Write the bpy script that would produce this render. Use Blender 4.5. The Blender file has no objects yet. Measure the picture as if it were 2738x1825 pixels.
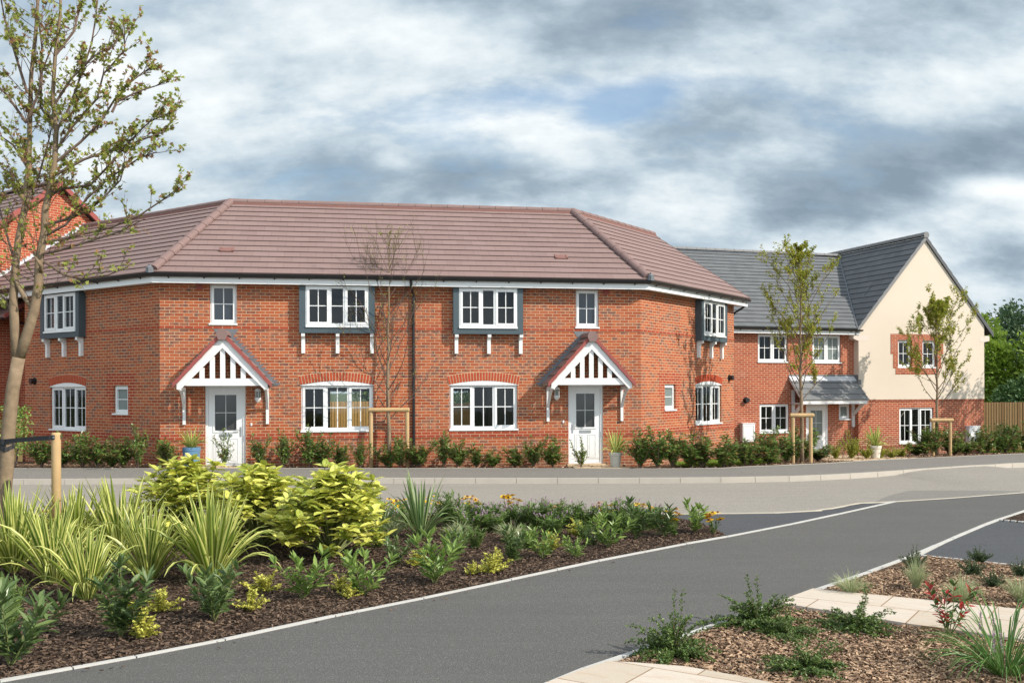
import bpy, bmesh, math, random
from math import sin, cos, pi, radians, sqrt, floor
from mathutils import Vector, Matrix
random.seed(11)
R_ = random.random
U = random.uniform
scene = bpy.context.scene
COL = scene.collection

# ------------------------------------------------------------------ helpers
class MB:
    """collects faces, builds ONE mesh"""
    def __init__(s):
        s.v = []; s.f = []; s.uv = []; s.mi = []
    def face(s, pts, uv=None, mi=0):
        b = len(s.v)
        s.v.extend([tuple(p) for p in pts])
        s.f.append(tuple(range(b, b + len(pts))))
        s.uv.extend(uv if uv else [(0.0, 0.0)] * len(pts))
        s.mi.append(mi)
    def hexa(s, c, mi=0):
        """c = 8 corners: 0-3 bottom ring, 4-7 top ring"""
        for q in ((3, 2, 1, 0), (4, 5, 6, 7), (0, 1, 5, 4), (1, 2, 6, 5), (2, 3, 7, 6), (3, 0, 4, 7)):
            p = [Vector(c[i]) for i in q]
            e = (p[1] - p[0]).length; h = (p[2] - p[1]).length
            u0 = p[0].x + p[0].y; v0 = p[0].z
            s.face(p, [(u0, v0), (u0 + e, v0), (u0 + e, v0 + h), (u0, v0 + h)], mi)
    def box(s, x0, x1, y0, y1, z0, z1, mi=0):
        s.hexa([(x0, y0, z0), (x1, y0, z0), (x1, y1, z0), (x0, y1, z0),
                (x0, y0, z1), (x1, y0, z1), (x1, y1, z1), (x0, y1, z1)], mi)
    def tube(s, pts, rad, sides=6, mi=0, cap=True):
        pts = [Vector(p) for p in pts]
        if not hasattr(rad, '__len__'): rad = [rad] * len(pts)
        base = len(s.v)
        L = 0
        for i, p in enumerate(pts):
            a = pts[max(0, i - 1)]; b = pts[min(len(pts) - 1, i + 1)]
            d = (b - a)
            if d.length < 1e-9: d = Vector((0, 0, 1))
            d.normalize()
            x = d.cross(Vector((0, 1, 0)) if abs(d.y) < .9 else Vector((1, 0, 0))); x.normalize()
            y = d.cross(x)
            for k in range(sides):
                t = 2 * pi * k / sides
                q = p + (x * cos(t) + y * sin(t)) * rad[i]
                s.v.append((q.x, q.y, q.z))
        for i in range(len(pts) - 1):
            L2 = L + (pts[i + 1] - pts[i]).length
            for k in range(sides):
                k2 = (k + 1) % sides
                s.f.append((base + i * sides + k, base + i * sides + k2, base + (i + 1) * sides + k2, base + (i + 1) * sides + k))
                s.uv.extend([(k / sides, L), ((k + 1) / sides, L), ((k + 1) / sides, L2), (k / sides, L2)])
                s.mi.append(mi)
            L = L2
        if cap:
            s.f.append(tuple(base + k for k in range(sides))[::-1]); s.uv.extend([(0, 0)] * sides); s.mi.append(mi)
            n = base + (len(pts) - 1) * sides
            s.f.append(tuple(n + k for k in range(sides))); s.uv.extend([(0, 0)] * sides); s.mi.append(mi)
    def mesh(s, name, mats, smooth=False):
        me = bpy.data.meshes.new(name)
        me.from_pydata(s.v, [], s.f)
        uvl = me.uv_layers.new(name='UVMap')
        flat = [c for t in s.uv for c in t]
        uvl.data.foreach_set('uv', flat)
        if not isinstance(mats, (list, tuple)): mats = [mats]
        for m in mats: me.materials.append(m)
        me.polygons.foreach_set('material_index', s.mi)
        if smooth: me.polygons.foreach_set('use_smooth', [True] * len(s.f))
        me.update()
        return me

def link(name, me, parent=None):
    o = bpy.data.objects.new(name, me); COL.objects.link(o)
    if parent is not None: o.parent = parent
    return o
def part(name, mb, mats, parent, label=None, smooth=False):
    """mb is in world coordinates; the parent may sit anywhere (no rotation)"""
    me = mb.mesh(name, mats, smooth)
    o = link(name, me, parent)
    if parent is not None:
        off = wloc(parent)
        if off.length > 0: me.transform(Matrix.Translation(-off))
    if label: o['label'] = label
    return o
def wloc(o):
    p = Vector((0, 0, 0))
    while o is not None:
        p += o.location; o = o.parent
    return p
def empty(name, loc, label, cat, group=None, rz=0.0, sc=1.0):
    o = bpy.data.objects.new(name, None); COL.objects.link(o)
    o.location = loc; o.rotation_euler = (0, 0, rz)
    if isinstance(sc, (int, float)): sc = (sc, sc, sc)
    o.scale = sc
    o.empty_display_size = .2
    o['label'] = label; o['category'] = cat
    if group: o['group'] = group
    return o
def struct(name, mb, mats, kind='structure', smooth=False):
    o = link(name, mb.mesh(name, mats, smooth)); o['kind'] = kind
    return o
ORD = ['first', 'second', 'third', 'fourth', 'fifth', 'sixth', 'seventh', 'eighth', 'ninth', 'tenth', 'eleventh', 'twelfth',
       'thirteenth', 'fourteenth', 'fifteenth', 'sixteenth', 'seventeenth', 'eighteenth', 'nineteenth', 'twentieth']

# ------------------------------------------------------------------ materials
def newmat(name):
    m = bpy.data.materials.new(name); m.use_nodes = True
    nt = m.node_tree; nt.nodes.clear()
    return m, nt
class N:
    def __init__(s, nt): s.nt = nt
    def n(s, t, **kw):
        x = s.nt.nodes.new(t)
        for k, v in kw.items(): setattr(x, k, v)
        return x
    def l(s, a, b): s.nt.links.new(a, b)
    def val(s, x, v):
        x.default_value = v
    def math(s, op, a, b=None, c=None, clamp=False):
        x = s.n('ShaderNodeMath', operation=op); x.use_clamp = clamp
        for i, q in enumerate((a, b, c)):
            if q is None: continue
            if isinstance(q, (int, float)): x.inputs[i].default_value = q
            else: s.l(q, x.inputs[i])
        return x.outputs[0]
    def mix(s, f, a, b, blend='MIX'):
        x = s.n('ShaderNodeMix', data_type='RGBA', blend_type=blend)
        for i, q in ((0, f), (6, a), (7, b)):
            if isinstance(q, (int, float)): x.inputs[i].default_value = q
            elif isinstance(q, (tuple, list)): x.inputs[i].default_value = (*q[:3], 1)
            else: s.l(q, x.inputs[i])
        return x.outputs[2]
    def ramp(s, f, stops, interp='LINEAR'):
        x = s.n('ShaderNodeValToRGB'); cr = x.color_ramp; cr.interpolation = interp
        while len(cr.elements) > 1: cr.elements.remove(cr.elements[-1])
        for i, (p, c) in enumerate(stops):
            e = cr.elements[0] if i == 0 else cr.elements.new(p)
            e.position = p
            e.color = (*c, 1) if len(c) == 3 else c
        s.l(f, x.inputs[0]); return x.outputs[0]
    def noise(s, vec, scale, detail=3, rough=.55, dist=0.0):
        x = s.n('ShaderNodeTexNoise'); x.inputs['Scale'].default_value = scale
        x.inputs['Detail'].default_value = detail; x.inputs['Roughness'].default_value = rough
        x.inputs['Distortion'].default_value = dist
        if vec is not None: s.l(vec, x.inputs['Vector'])
        return x.outputs[0]
    def map(s, vec, loc=(0, 0, 0), rot=(0, 0, 0), sc=(1, 1, 1)):
        x = s.n('ShaderNodeMapping'); x.inputs[1].default_value = loc; x.inputs[2].default_value = rot; x.inputs[3].default_value = sc
        s.l(vec, x.inputs[0]); return x.outputs[0]
    def bump(s, h, strength, dist=.01):
        x = s.n('ShaderNodeBump'); x.inputs['Strength'].default_value = strength; x.inputs['Distance'].default_value = dist
        s.l(h, x.inputs['Height']); return x.outputs[0]
    def bsdf(s, col, rough=.6, normal=None, metal=0.0, spec=.5):
        x = s.n('ShaderNodeBsdfPrincipled')
        if isinstance(col, (tuple, list)): x.inputs['Base Color'].default_value = (*col[:3], 1)
        else: s.l(col, x.inputs['Base Color'])
        if isinstance(rough, (int, float)): x.inputs['Roughness'].default_value = rough
        else: s.l(rough, x.inputs['Roughness'])
        x.inputs['Metallic'].default_value = metal
        x.inputs['Specular IOR Level'].default_value = spec
        if normal is not None: s.l(normal, x.inputs['Normal'])
        return x.outputs[0]
    def out(s, sh):
        x = s.n('ShaderNodeOutputMaterial'); s.l(sh, x.inputs[0])
    def uv(s): return s.n('ShaderNodeUVMap', uv_map='UVMap').outputs[0]
    def obj(s): return s.n('ShaderNodeTexCoord').outputs['Object']
    def pos(s): return s.n('ShaderNodeNewGeometry').outputs['Position']

def brick_mat(name, stops, mortar, dark_amt=.0, eff=.3, w=.225, h=.075, mort=.0055, offset=.5):
    m, nt = newmat(name); g = N(nt)
    uv = g.uv()
    b = g.n('ShaderNodeTexBrick'); b.offset = offset; b.offset_frequency = 2
    g.l(uv, b.inputs['Vector'])
    b.inputs['Color1'].default_value = (0, 0, 0, 1); b.inputs['Color2'].default_value = (1, 1, 1, 1)
    b.inputs['Mortar'].default_value = (0, 0, 0, 1)
    b.inputs['Scale'].default_value = 1; b.inputs['Mortar Size'].default_value = mort
    b.inputs['Mortar Smooth'].default_value = .15; b.inputs['Bias'].default_value = 0
    b.inputs['Brick Width'].default_value = w; b.inputs['Row Height'].default_value = h
    rnd = b.outputs['Color']; fac = b.outputs['Fac']
    col = g.ramp(rnd, stops)
    nz = g.noise(uv, 9, 4)
    nz2 = g.noise(uv, 45, 3)
    col = g.mix(g.math('MULTIPLY', nz2, .35), col, (.16, .05, .03))
    if dark_amt > 0:
        # burnt headers: patches of brick whose random value is high where slow noise is high
        big = g.noise(uv, .8, 2)
        k = g.math('ADD', g.math('MULTIPLY', big, .9), g.math('MULTIPLY', rnd, .62))
        k = g.ramp(k, [(0, (0, 0, 0)), (.92 - dark_amt, (0, 0, 0)), (.95 - dark_amt, (1, 1, 1))])
        sm = g.ramp(nz, [(.38, (1, 1, 1)), (.62, (.15, .15, .15))])
        col = g.mix(g.math('MULTIPLY', g.math('MULTIPLY', k, sm), .85), col, (.085, .06, .058))
    ef = g.ramp(g.noise(uv, .9, 5, .7), [(.55, (0, 0, 0)), (.8, (1, 1, 1))])
    col = g.mix(g.math('MULTIPLY', ef, eff), col, (.55, .42, .36))
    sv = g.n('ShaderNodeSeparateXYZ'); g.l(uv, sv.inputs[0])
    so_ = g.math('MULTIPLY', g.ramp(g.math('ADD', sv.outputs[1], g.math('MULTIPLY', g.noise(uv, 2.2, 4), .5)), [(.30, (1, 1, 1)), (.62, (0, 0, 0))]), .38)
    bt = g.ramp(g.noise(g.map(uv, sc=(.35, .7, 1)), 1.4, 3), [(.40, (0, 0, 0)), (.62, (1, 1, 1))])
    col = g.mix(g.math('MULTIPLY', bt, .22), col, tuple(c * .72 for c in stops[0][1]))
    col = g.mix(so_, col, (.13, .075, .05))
    mc = g.mix(nz, mortar, tuple(c * .75 for c in mortar))
    col = g.mix(fac, col, mc)
    hgt = g.math('ADD', g.math('SUBTRACT', 1.0, fac), g.math('MULTIPLY', nz2, .3))
    g.out(g.bsdf(col, .85, g.bump(hgt, .55, .006), spec=.2))
    return m
def plain(name, col, rough=.5, metal=0, spec=.5, var=.12, vs=6, bump=0, bs=60):
    m, nt = newmat(name); g = N(nt)
    p = g.pos()
    nz = g.noise(p, vs, 4)
    c = g.mix(nz, tuple(x * (1 - var) for x in col), tuple(min(1, x * (1 + var)) for x in col))
    nrm = None
    if bump: nrm = g.bump(g.noise(p, bs, 3), bump, .004)
    rg = g.math('ADD', g.math('MULTIPLY', nz, .16), rough - .08)
    g.out(g.bsdf(c, rg, nrm, metal, spec))
    return m
def roof_mat(name, ca, cb, gauge, tw=.385):
    m, nt = newmat(name); g = N(nt)
    uv = g.uv()
    b = g.n('ShaderNodeTexBrick'); b.offset = .5
    g.l(uv, b.inputs['Vector'])
    b.inputs['Color1'].default_value = (0, 0, 0, 1); b.inputs['Color2'].default_value = (1, 1, 1, 1)
    b.inputs['Mortar'].default_value = (0, 0, 0, 1)
    b.inputs['Scale'].default_value = 1; b.inputs['Mortar Size'].default_value = .0035
    b.inputs['Mortar Smooth'].default_value = .1; b.inputs['Brick Width'].default_value = tw; b.inputs['Row Height'].default_value = gauge
    col = g.mix(b.outputs['Color'], ca, cb)
    nz = g.noise(uv, 1.3, 5, .6)
    col = g.mix(g.math('MULTIPLY', nz, .35), col, tuple(c * .78 for c in ca))
    fine = g.noise(uv, 70, 2)
    col = g.mix(g.math('MULTIPLY', fine, .3), col, tuple(min(1, c * 1.5) for c in cb))
    # only the side joints count, the steps between courses are modelled
    sx = g.n('ShaderNodeSeparateXYZ'); g.l(uv, sx.inputs[0])
    fv = g.math('FRACT', g.math('DIVIDE', sx.outputs[1], gauge))
    inside = g.math('MULTIPLY', g.math('GREATER_THAN', fv, .035), g.math('LESS_THAN', fv, .965))
    j = g.math('MULTIPLY', b.outputs['Fac'], inside)
    col = g.mix(g.math('MULTIPLY', j, .5), col, tuple(c * .3 for c in ca))
    g.out(g.bsdf(col, .7, g.bump(g.math('SUBTRACT', fine, j), .35, .004), spec=.25))
    return m
def leaf_mat(name, ca, cb, mode='plain', cc=None, rough=.42, trans=.28, thr=.5):
    m, nt = newmat(name); g = N(nt)
    uv = g.uv()
    sx = g.n('ShaderNodeSeparateXYZ'); g.l(uv, sx.inputs[0])
    u = sx.outputs[0]; v = sx.outputs[1]
    cross = g.math('FRACT', u); rid = g.math('FLOOR', u)
    wn = g.n('ShaderNodeTexWhiteNoise', noise_dimensions='1D'); g.l(rid, wn.inputs['W'])
    r = wn.outputs['Value']
    col = g.mix(r, ca, cb)
    edge = g.math('ABSOLUTE', g.math('SUBTRACT', cross, .5))     # 0 mid, .5 edge
    if mode == 'stripe':
        nz = g.math('MULTIPLY', g.noise(g.map(uv, sc=(9, 1.2, 1)), 2, 2), .16)
        k = g.ramp(g.math('ADD', edge, nz), [(.26, (0, 0, 0)), (.33, (1, 1, 1))])
        wn2 = g.n('ShaderNodeTexWhiteNoise', noise_dimensions='1D'); g.l(g.math('ADD', rid, .37), wn2.inputs['W'])
        amt = g.ramp(wn2.outputs['Value'], [(thr - .25, (1, 1, 1)), (thr + .25, (.25, .25, .25))])
        col = g.mix(g.math('MULTIPLY', k, amt), col, cc)
    elif mode == 'spots':
        vo = g.noise(g.map(uv, sc=(3.2, 3.5, 1)), 7, 3, .65)
        k = g.ramp(g.math('ADD', vo, g.math('MULTIPLY', g.math('SUBTRACT', r, .5), .22)), [(thr - .02, (0, 0, 0)), (thr + .03, (1, 1, 1))])
        col = g.mix(k, col, cc)
    elif mode == 'margin':
        nz = g.math('MULTIPLY', g.noise(g.map(uv, sc=(3, 3, 1)), 4, 2), .2)
        k = g.ramp(g.math('ADD', edge, nz), [(.2, (0, 0, 0)), (.27, (1, 1, 1))])
        col = g.mix(k, col, cc)
    elif mode == 'tip':
        k = g.ramp(r, [(thr - .01, (0, 0, 0)), (thr + .01, (1, 1, 1))], 'LINEAR')
        col = g.mix(k, col, cc)
    mid = g.ramp(edge, [(.0, (1, 1, 1)), (.05, (0, 0, 0))])
    if mode in ('plain', 'tip'): col = g.mix(g.math('MULTIPLY', mid, .3), col, tuple(min(1, x * 1.8) for x in cb))
    sh = g.bsdf(col, rough, spec=.4)
    tr = g.n('ShaderNodeBsdfTranslucent'); g.l(col, tr.inputs[0])
    mx = g.n('ShaderNodeMixShader'); mx.inputs[0].default_value = trans
    g.l(sh, mx.inputs[1]); g.l(tr.outputs[0], mx.inputs[2])
    g.out(mx.outputs[0]); return m
def asphalt(name, col, speck=.5, scale=1.0, big=.12):
    m, nt = newmat(name); g = N(nt); p = g.pos()
    n1 = g.noise(p, 160 * scale, 2, .6); n2 = g.noise(p, .45, 4, .6); n3 = g.noise(p, 5, 4, .6)
    vo = g.n('ShaderNodeTexVoronoi'); vo.inputs['Scale'].default_value = 110 * scale; g.l(p, vo.inputs['Vector'])
    st = g.n('ShaderNodeSeparateXYZ'); g.l(vo.outputs['Color'], st.inputs[0])
    c = g.mix(g.ramp(n1, [(.3, (0, 0, 0)), (.7, (1, 1, 1))]), tuple(x * (1 - speck) for x in col), tuple(x * (1 + speck) for x in col))
    c = g.mix(g.math('MULTIPLY', g.ramp(st.outputs[0], [(.8, (0, 0, 0)), (.95, (1, 1, 1))]), .45), c, tuple(min(1, x * 2.6) for x in col))
    c = g.mix(g.math('MULTIPLY', g.ramp(n2, [(.35, (0, 0, 0)), (.7, (1, 1, 1))]), big * 3), c, tuple(x * .72 for x in col))
    c = g.mix(g.math('MULTIPLY', n3, .25), c, tuple(x * 1.25 for x in col))
    # faint tyre/roller streaks
    s = g.noise(g.map(p, rot=(0, 0, radians(-12)), sc=(.25, 3.2, 1)), 1.5, 3)
    c = g.mix(g.math('MULTIPLY', g.ramp(s, [(.45, (0, 0, 0)), (.7, (1, 1, 1))]), .16), c, tuple(x * 1.5 for x in col))
    g.out(g.bsdf(c, .88, g.bump(vo.outputs['Distance'], .5, .006), spec=.25)); return m
def bark_ground(name, a, b):
    m, nt = newmat(name); g = N(nt); p = g.pos()
    vo = g.n('ShaderNodeTexVoronoi'); vo.inputs['Scale'].default_value = 26; g.l(g.map(p, sc=(1, .7, 1)), vo.inputs['Vector'])
    st = g.n('ShaderNodeSeparateXYZ'); g.l(vo.outputs['Color'], st.inputs[0])
    c = g.mix(st.outputs[0], a, b)
    c = g.mix(g.math('MULTIPLY', g.noise(p, 1.5, 4), .5), c, tuple(x * .45 for x in a))
    c = g.mix(g.math('MULTIPLY', g.noise(p, 90, 2), .35), c, tuple(x * .3 for x in a))
    g.out(g.bsdf(c, .9, g.bump(vo.outputs['Distance'], 1.0, .03), spec=.15)); return m

M = {}
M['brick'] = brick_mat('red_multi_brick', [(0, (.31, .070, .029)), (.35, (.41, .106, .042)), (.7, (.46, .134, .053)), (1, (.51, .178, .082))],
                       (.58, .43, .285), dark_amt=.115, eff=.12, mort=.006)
M['brick2'] = brick_mat('red_far_brick', [(0, (.30, .058, .027)), (.5, (.37, .078, .034)), (1, (.42, .102, .045))], (.62, .47, .33), dark_amt=0, eff=.3, mort=.0068)
M['brick3'] = brick_mat('orange_brick', [(0, (.33, .06, .028)), (.5, (.40, .075, .032)), (1, (.46, .11, .05))], (.62, .48, .33), dark_amt=0, eff=.3)
M['band'] = brick_mat('plain_red_brick_band', [(0, (.29, .045, .022)), (1, (.40, .07, .03))], (.60, .45, .29), dark_amt=0, eff=.1)
M['voussoir'] = plain('voussoir_brick', (.37, .065, .03), .85, spec=.2, var=.35, vs=14, bump=.3)
M['mortar'] = plain('lime_mortar', (.60, .46, .29), .9, spec=.1, var=.15, vs=20, bump=.4)
M['roof'] = roof_mat('brown_roof_tile', (.198, .132, .122), (.228, .156, .145), .30)
M['roofg'] = roof_mat('grey_roof_tile', (.100, .104, .110), (.134, .138, .145), .285, .33)
M['roofgc'] = roof_mat('grey_canopy_tile', (.135, .138, .142), (.17, .173, .178), .30, .33)
M['ridge'] = plain('brown_ridge_tile', (.205, .135, .125), .7, spec=.25, var=.2, vs=3, bump=.2)
M['ridger'] = plain('red_ridge_bedding', (.20, .095, .08), .8, var=.25, vs=5)
M['redtile'] = plain('red_verge_tile', (.26, .06, .05), .7, var=.25, vs=4, bump=.2)
M['ridgeg'] = plain('grey_ridge_tile', (.20, .195, .195), .7, spec=.25, var=.2, vs=3, bump=.2)
M['dgrey'] = plain('dark_grey_verge', (.075, .078, .085), .55, var=.15)
M['white'] = plain('white_upvc', (.72, .72, .72), .32, var=.03)
M['whitep'] = plain('white_painted_timber', (.70, .695, .69), .5, var=.06, vs=9)
M['cream'] = plain('cream_render', (.60, .515, .425), .92, spec=.15, var=.05, vs=1.2, bump=.5, bs=55)
M['creamp'] = plain('pinkish_render_patch', (.62, .53, .47), .92, spec=.15, var=.04, bump=.3)
M['slateblue'] = plain('blue_grey_bay_panel', (.050, .074, .088), .55, var=.12, vs=4)
M['black'] = plain('black_plastic', (.012, .012, .014), .35, var=.2)
M['lead'] = plain('lead_flashing', (.15, .16, .175), .55, metal=.25, var=.25, vs=7)
M['leadl'] = plain('bright_lead_flashing', (.50, .52, .55), .5, metal=.2, var=.2, vs=7)
M['plaster'] = plain('interior_plaster', (.28, .25, .22), .9, var=.05)
M['dark'] = plain('dark_interior', (.05, .045, .04), .9, var=.1)
M['chrome'] = plain('brushed_metal', (.45, .45, .46), .3, metal=.9, var=.1)
M['oak'] = plain('pale_round_timber', (.46, .31, .16), .75, spec=.2, var=.22, vs=5, bump=.3, bs=30)
M['strap'] = plain('black_rubber_strap', (.02, .02, .022), .6, var=.2)
M['kerb'] = plain('concrete_kerb', (.42, .38, .33), .9, spec=.2, var=.12, vs=3, bump=.4)
M['pin'] = plain('pale_path_edging', (.46, .45, .43), .9, spec=.2, var=.12, vs=4, bump=.4)
M['line'] = plain('cream_kerb_line', (.52, .47, .39), .9, spec=.2, var=.1, vs=4)
M['road'] = asphalt('road_asphalt', (.235, .215, .19), .28, .8, .05)
M['roadp'] = asphalt('patched_asphalt', (.175, .165, .15), .28, .8, .05)
M['path'] = asphalt('dark_path_asphalt', (.094, .091, .088), .7, 1.0, .10)
M['park'] = asphalt('parking_asphalt', (.066, .068, .074), .5, 1.0, .10)
M['pave'] = asphalt('pavement_asphalt', (.165, .155, .142), .35, .9, .06)
M['mulch'] = bark_ground('dark_bark_mulch', (.040, .025, .018), (.10, .062, .042))
M['mulchl'] = bark_ground('pale_bark_mulch', (.09, .055, .035), (.22, .145, .095))
M['soil'] = plain('grass_ground', (.06, .09, .025), .95, var=.4, vs=.6)
M['lawn'] = plain('lawn_green', (.10, .20, .02), .9, var=.35, vs=9, bump=.6)
M['sandstone'] = plain('tan_path_slab', (.52, .40, .26), .9, var=.2, vs=3, bump=.3)
M['potb'] = plain('blue_glazed_pot', (.10, .20, .32), .3, var=.22, vs=6)
M['potc'] = plain('pale_stone_pot', (.45, .43, .38), .7, var=.15, vs=8)
M['potw'] = plain('whitewashed_pot', (.62, .56, .48), .85, var=.22, vs=14)
M['bark'] = plain('grey_brown_bark', (.22, .16, .105), .9, spec=.15, var=.45, vs=13, bump=.9, bs=38)
M['twig'] = plain('brown_twig', (.15, .105, .085), .85, spec=.15, var=.3, vs=10)
M['stem'] = plain('green_stem', (.14, .16, .05), .7, var=.3)

def slab_mat():
    m, nt = newmat('sandstone_paving'); g = N(nt); p = g.pos()
    q = g.map(p, rot=(0, 0, radians(33)))
    b = g.n('ShaderNodeTexBrick'); g.l(q, b.inputs['Vector']); b.offset = .37
    b.inputs['Color1'].default_value = (.48, .41, .33, 1); b.inputs['Color2'].default_value = (.58, .51, .44, 1)
    b.inputs['Mortar'].default_value = (.24, .15, .09, 1); b.inputs['Scale'].default_value = 1
    b.inputs['Mortar Size'].default_value = .006; b.inputs['Brick Width'].default_value = .85; b.inputs['Row Height'].default_value = .56
    s = g.ramp(g.noise(g.map(q, sc=(1, 5, 1)), 2.2, 6, .7, .6), [(.5, (0, 0, 0)), (.75, (1, 1, 1))])
    c = g.mix(g.math('MULTIPLY', s, .45), b.outputs['Color'], (.42, .25, .14))
    c = g.mix(g.math('MULTIPLY', g.noise(p, 60, 3), .2), c, (.25, .2, .16))
    g.out(g.bsdf(c, .85, g.bump(g.noise(g.map(q, sc=(1, 4, 1)), 9, 5), .5, .012), spec=.2)); return m
M['slab'] = slab_mat()
def fence_mat(name, a, b, w):
    m, nt = newmat(name); g = N(nt); uv = g.uv()
    sx = g.n('ShaderNodeSeparateXYZ'); g.l(uv, sx.inputs[0])
    wn = g.n('ShaderNodeTexWhiteNoise', noise_dimensions='1D'); g.l(g.math('FLOOR', g.math('DIVIDE', sx.outputs[0], w)), wn.inputs['W'])
    c = g.mix(wn.outputs['Value'], a, b)
    gr = g.noise(g.map(uv, sc=(30, 2.5, 1)), 2, 4)
    c = g.mix(g.math('MULTIPLY', gr, .5), c, tuple(x * .5 for x in a))
    g.out(g.bsdf(c, .85, g.bump(gr, .4, .005), spec=.15)); return m
M['fence'] = fence_mat('weathered_fence_board', (.20, .12, .055), (.33, .22, .11), .1)
M['fencey'] = fence_mat('new_fence_board', (.62, .38, .14), (.72, .48, .20), .1)
def glass():
    m, nt = newmat('window_glass'); g = N(nt)
    t = g.n('ShaderNodeBsdfTransparent'); t.inputs[0].default_value = (.82, .84, .83, 1)
    gl = g.n('ShaderNodeBsdfGlossy'); gl.inputs['Roughness'].default_value = .03; gl.inputs[0].default_value = (.9, .95, 1, 1)
    fr = g.n('ShaderNodeFresnel'); fr.inputs[0].default_value = 1.5
    wob = g.bump(g.noise(g.pos(), 1.7, 2), .03, .05)
    g.l(wob, gl.inputs['Normal'])
    mx = g.n('ShaderNodeMixShader'); g.l(g.math('MULTIPLY', fr.outputs[0], .75, clamp=True), mx.inputs[0])
    g.l(t.outputs[0], mx.inputs[1]); g.l(gl.outputs[0], mx.inputs[2]); g.out(mx.outputs[0]); return m
M['glass'] = glass()
M['frost'] = plain('frosted_glass', (.17, .20, .19), .25, var=.1, vs=2)
M['dglass'] = plain('dark_door_glass', (.05, .052, .055), .12, var=.15, vs=1.5)
M['nglass'] = plain('dark_blue_window_glass', (.028, .034, .045), .10, var=.15, vs=1.5)

# leaves
M['l_phor'] = leaf_mat('phormium_leaf', (.09, .17, .02), (.24, .31, .04), 'stripe', (.76, .75, .26), .4, .42, .74)
M['l_phg'] = leaf_mat('grey_strap_leaf', (.07, .14, .045), (.14, .22, .07), 'stripe', (.45, .52, .24), .45, .25, .3)
M['l_auc'] = leaf_mat('spotted_aucuba_leaf', (.12, .20, .015), (.24, .32, .03), 'spots', (.80, .78, .20), .32, .34, .45)
M['l_lau'] = leaf_mat('glossy_laurel_leaf', (.065, .115, .035), (.15, .21, .07), 'plain', None, .33, .25)
M['l_laul'] = leaf_mat('bright_laurel_leaf', (.14, .24, .045), (.28, .37, .10), 'plain', None, .38, .3)
M['l_euo'] = leaf_mat('gold_margin_leaf', (.13, .22, .03), (.20, .28, .04), 'margin', (.68, .62, .14), .45, .25)
M['l_hed'] = leaf_mat('hedge_laurel_leaf', (.07, .14, .028), (.22, .31, .075), 'tip', (.30, .15, .07), .32, .3, .84)
M['l_per'] = leaf_mat('perennial_leaf', (.08, .15, .035), (.17, .26, .06), 'plain', None, .5, .3)
M['l_grs'] = leaf_mat('pale_grass_blade', (.26, .33, .14), (.52, .52, .33), 'plain', None, .5, .25)
M['l_lir'] = leaf_mat('green_strap_blade', (.07, .16, .03), (.14, .26, .06), 'plain', None, .4, .25)
M['l_yew'] = leaf_mat('dark_yew_leaf', (.03, .06, .02), (.08, .12, .04), 'plain', None, .5, .15)
M['l_cot'] = leaf_mat('small_cotoneaster_leaf', (.055, .11, .02), (.13, .19, .045), 'plain', None, .45, .25)
M['l_pho'] = leaf_mat('photinia_leaf', (.05, .11, .03), (.09, .16, .03), 'tip', (.40, .02, .025), .3, .2, .45)
M['l_liq'] = leaf_mat('autumn_star_leaf', (.27, .33, .05), (.52, .54, .16), 'tip', (.38, .18, .11), .5, .5, .74)
M['l_horn'] = leaf_mat('young_tree_leaf', (.22, .27, .03), (.42, .43, .07), 'tip', (.38, .25, .05), .45, .4, .85)
M['l_ora'] = leaf_mat('orange_edge_leaf', (.18, .20, .02), (.30, .28, .03), 'plain', None, .5, .3)
M['l_low'] = leaf_mat('yellow_green_leaf', (.22, .26, .03), (.36, .36, .05), 'plain', None, .5, .3)
M['l_t1'] = leaf_mat('mid_green_leaf', (.14, .23, .03), (.25, .34, .06), 'plain', None, .55, .4)
M['l_t2'] = leaf_mat('bright_green_leaf', (.15, .25, .025), (.27, .36, .05), 'plain', None, .55, .35)
M['l_t3'] = leaf_mat('dark_conifer_leaf', (.05, .11, .035), (.09, .16, .05), 'plain', None, .6, .2)
M['l_t4'] = leaf_mat('blue_pine_leaf', (.06, .11, .055), (.11, .17, .08), 'plain', None, .6, .2)
M['petal'] = leaf_mat('yellow_petal', (.85, .50, .01), (.90, .60, .03), 'plain', None, .5, .25)
M['cone'] = plain('brown_flower_cone', (.13, .05, .01), .8, var=.3)
M['purple'] = leaf_mat('purple_flower', (.36, .22, .30), (.55, .42, .50), 'plain', None, .6, .3)
M['wood_chip'] = leaf_mat('bark_chip', (.036, .023, .017), (.19, .125, .085), 'plain', None, .85, .0)
M['wood_chipl'] = leaf_mat('pale_bark_chip', (.12, .064, .038), (.50, .34, .22), 'plain', None, .85, .0)

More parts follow.
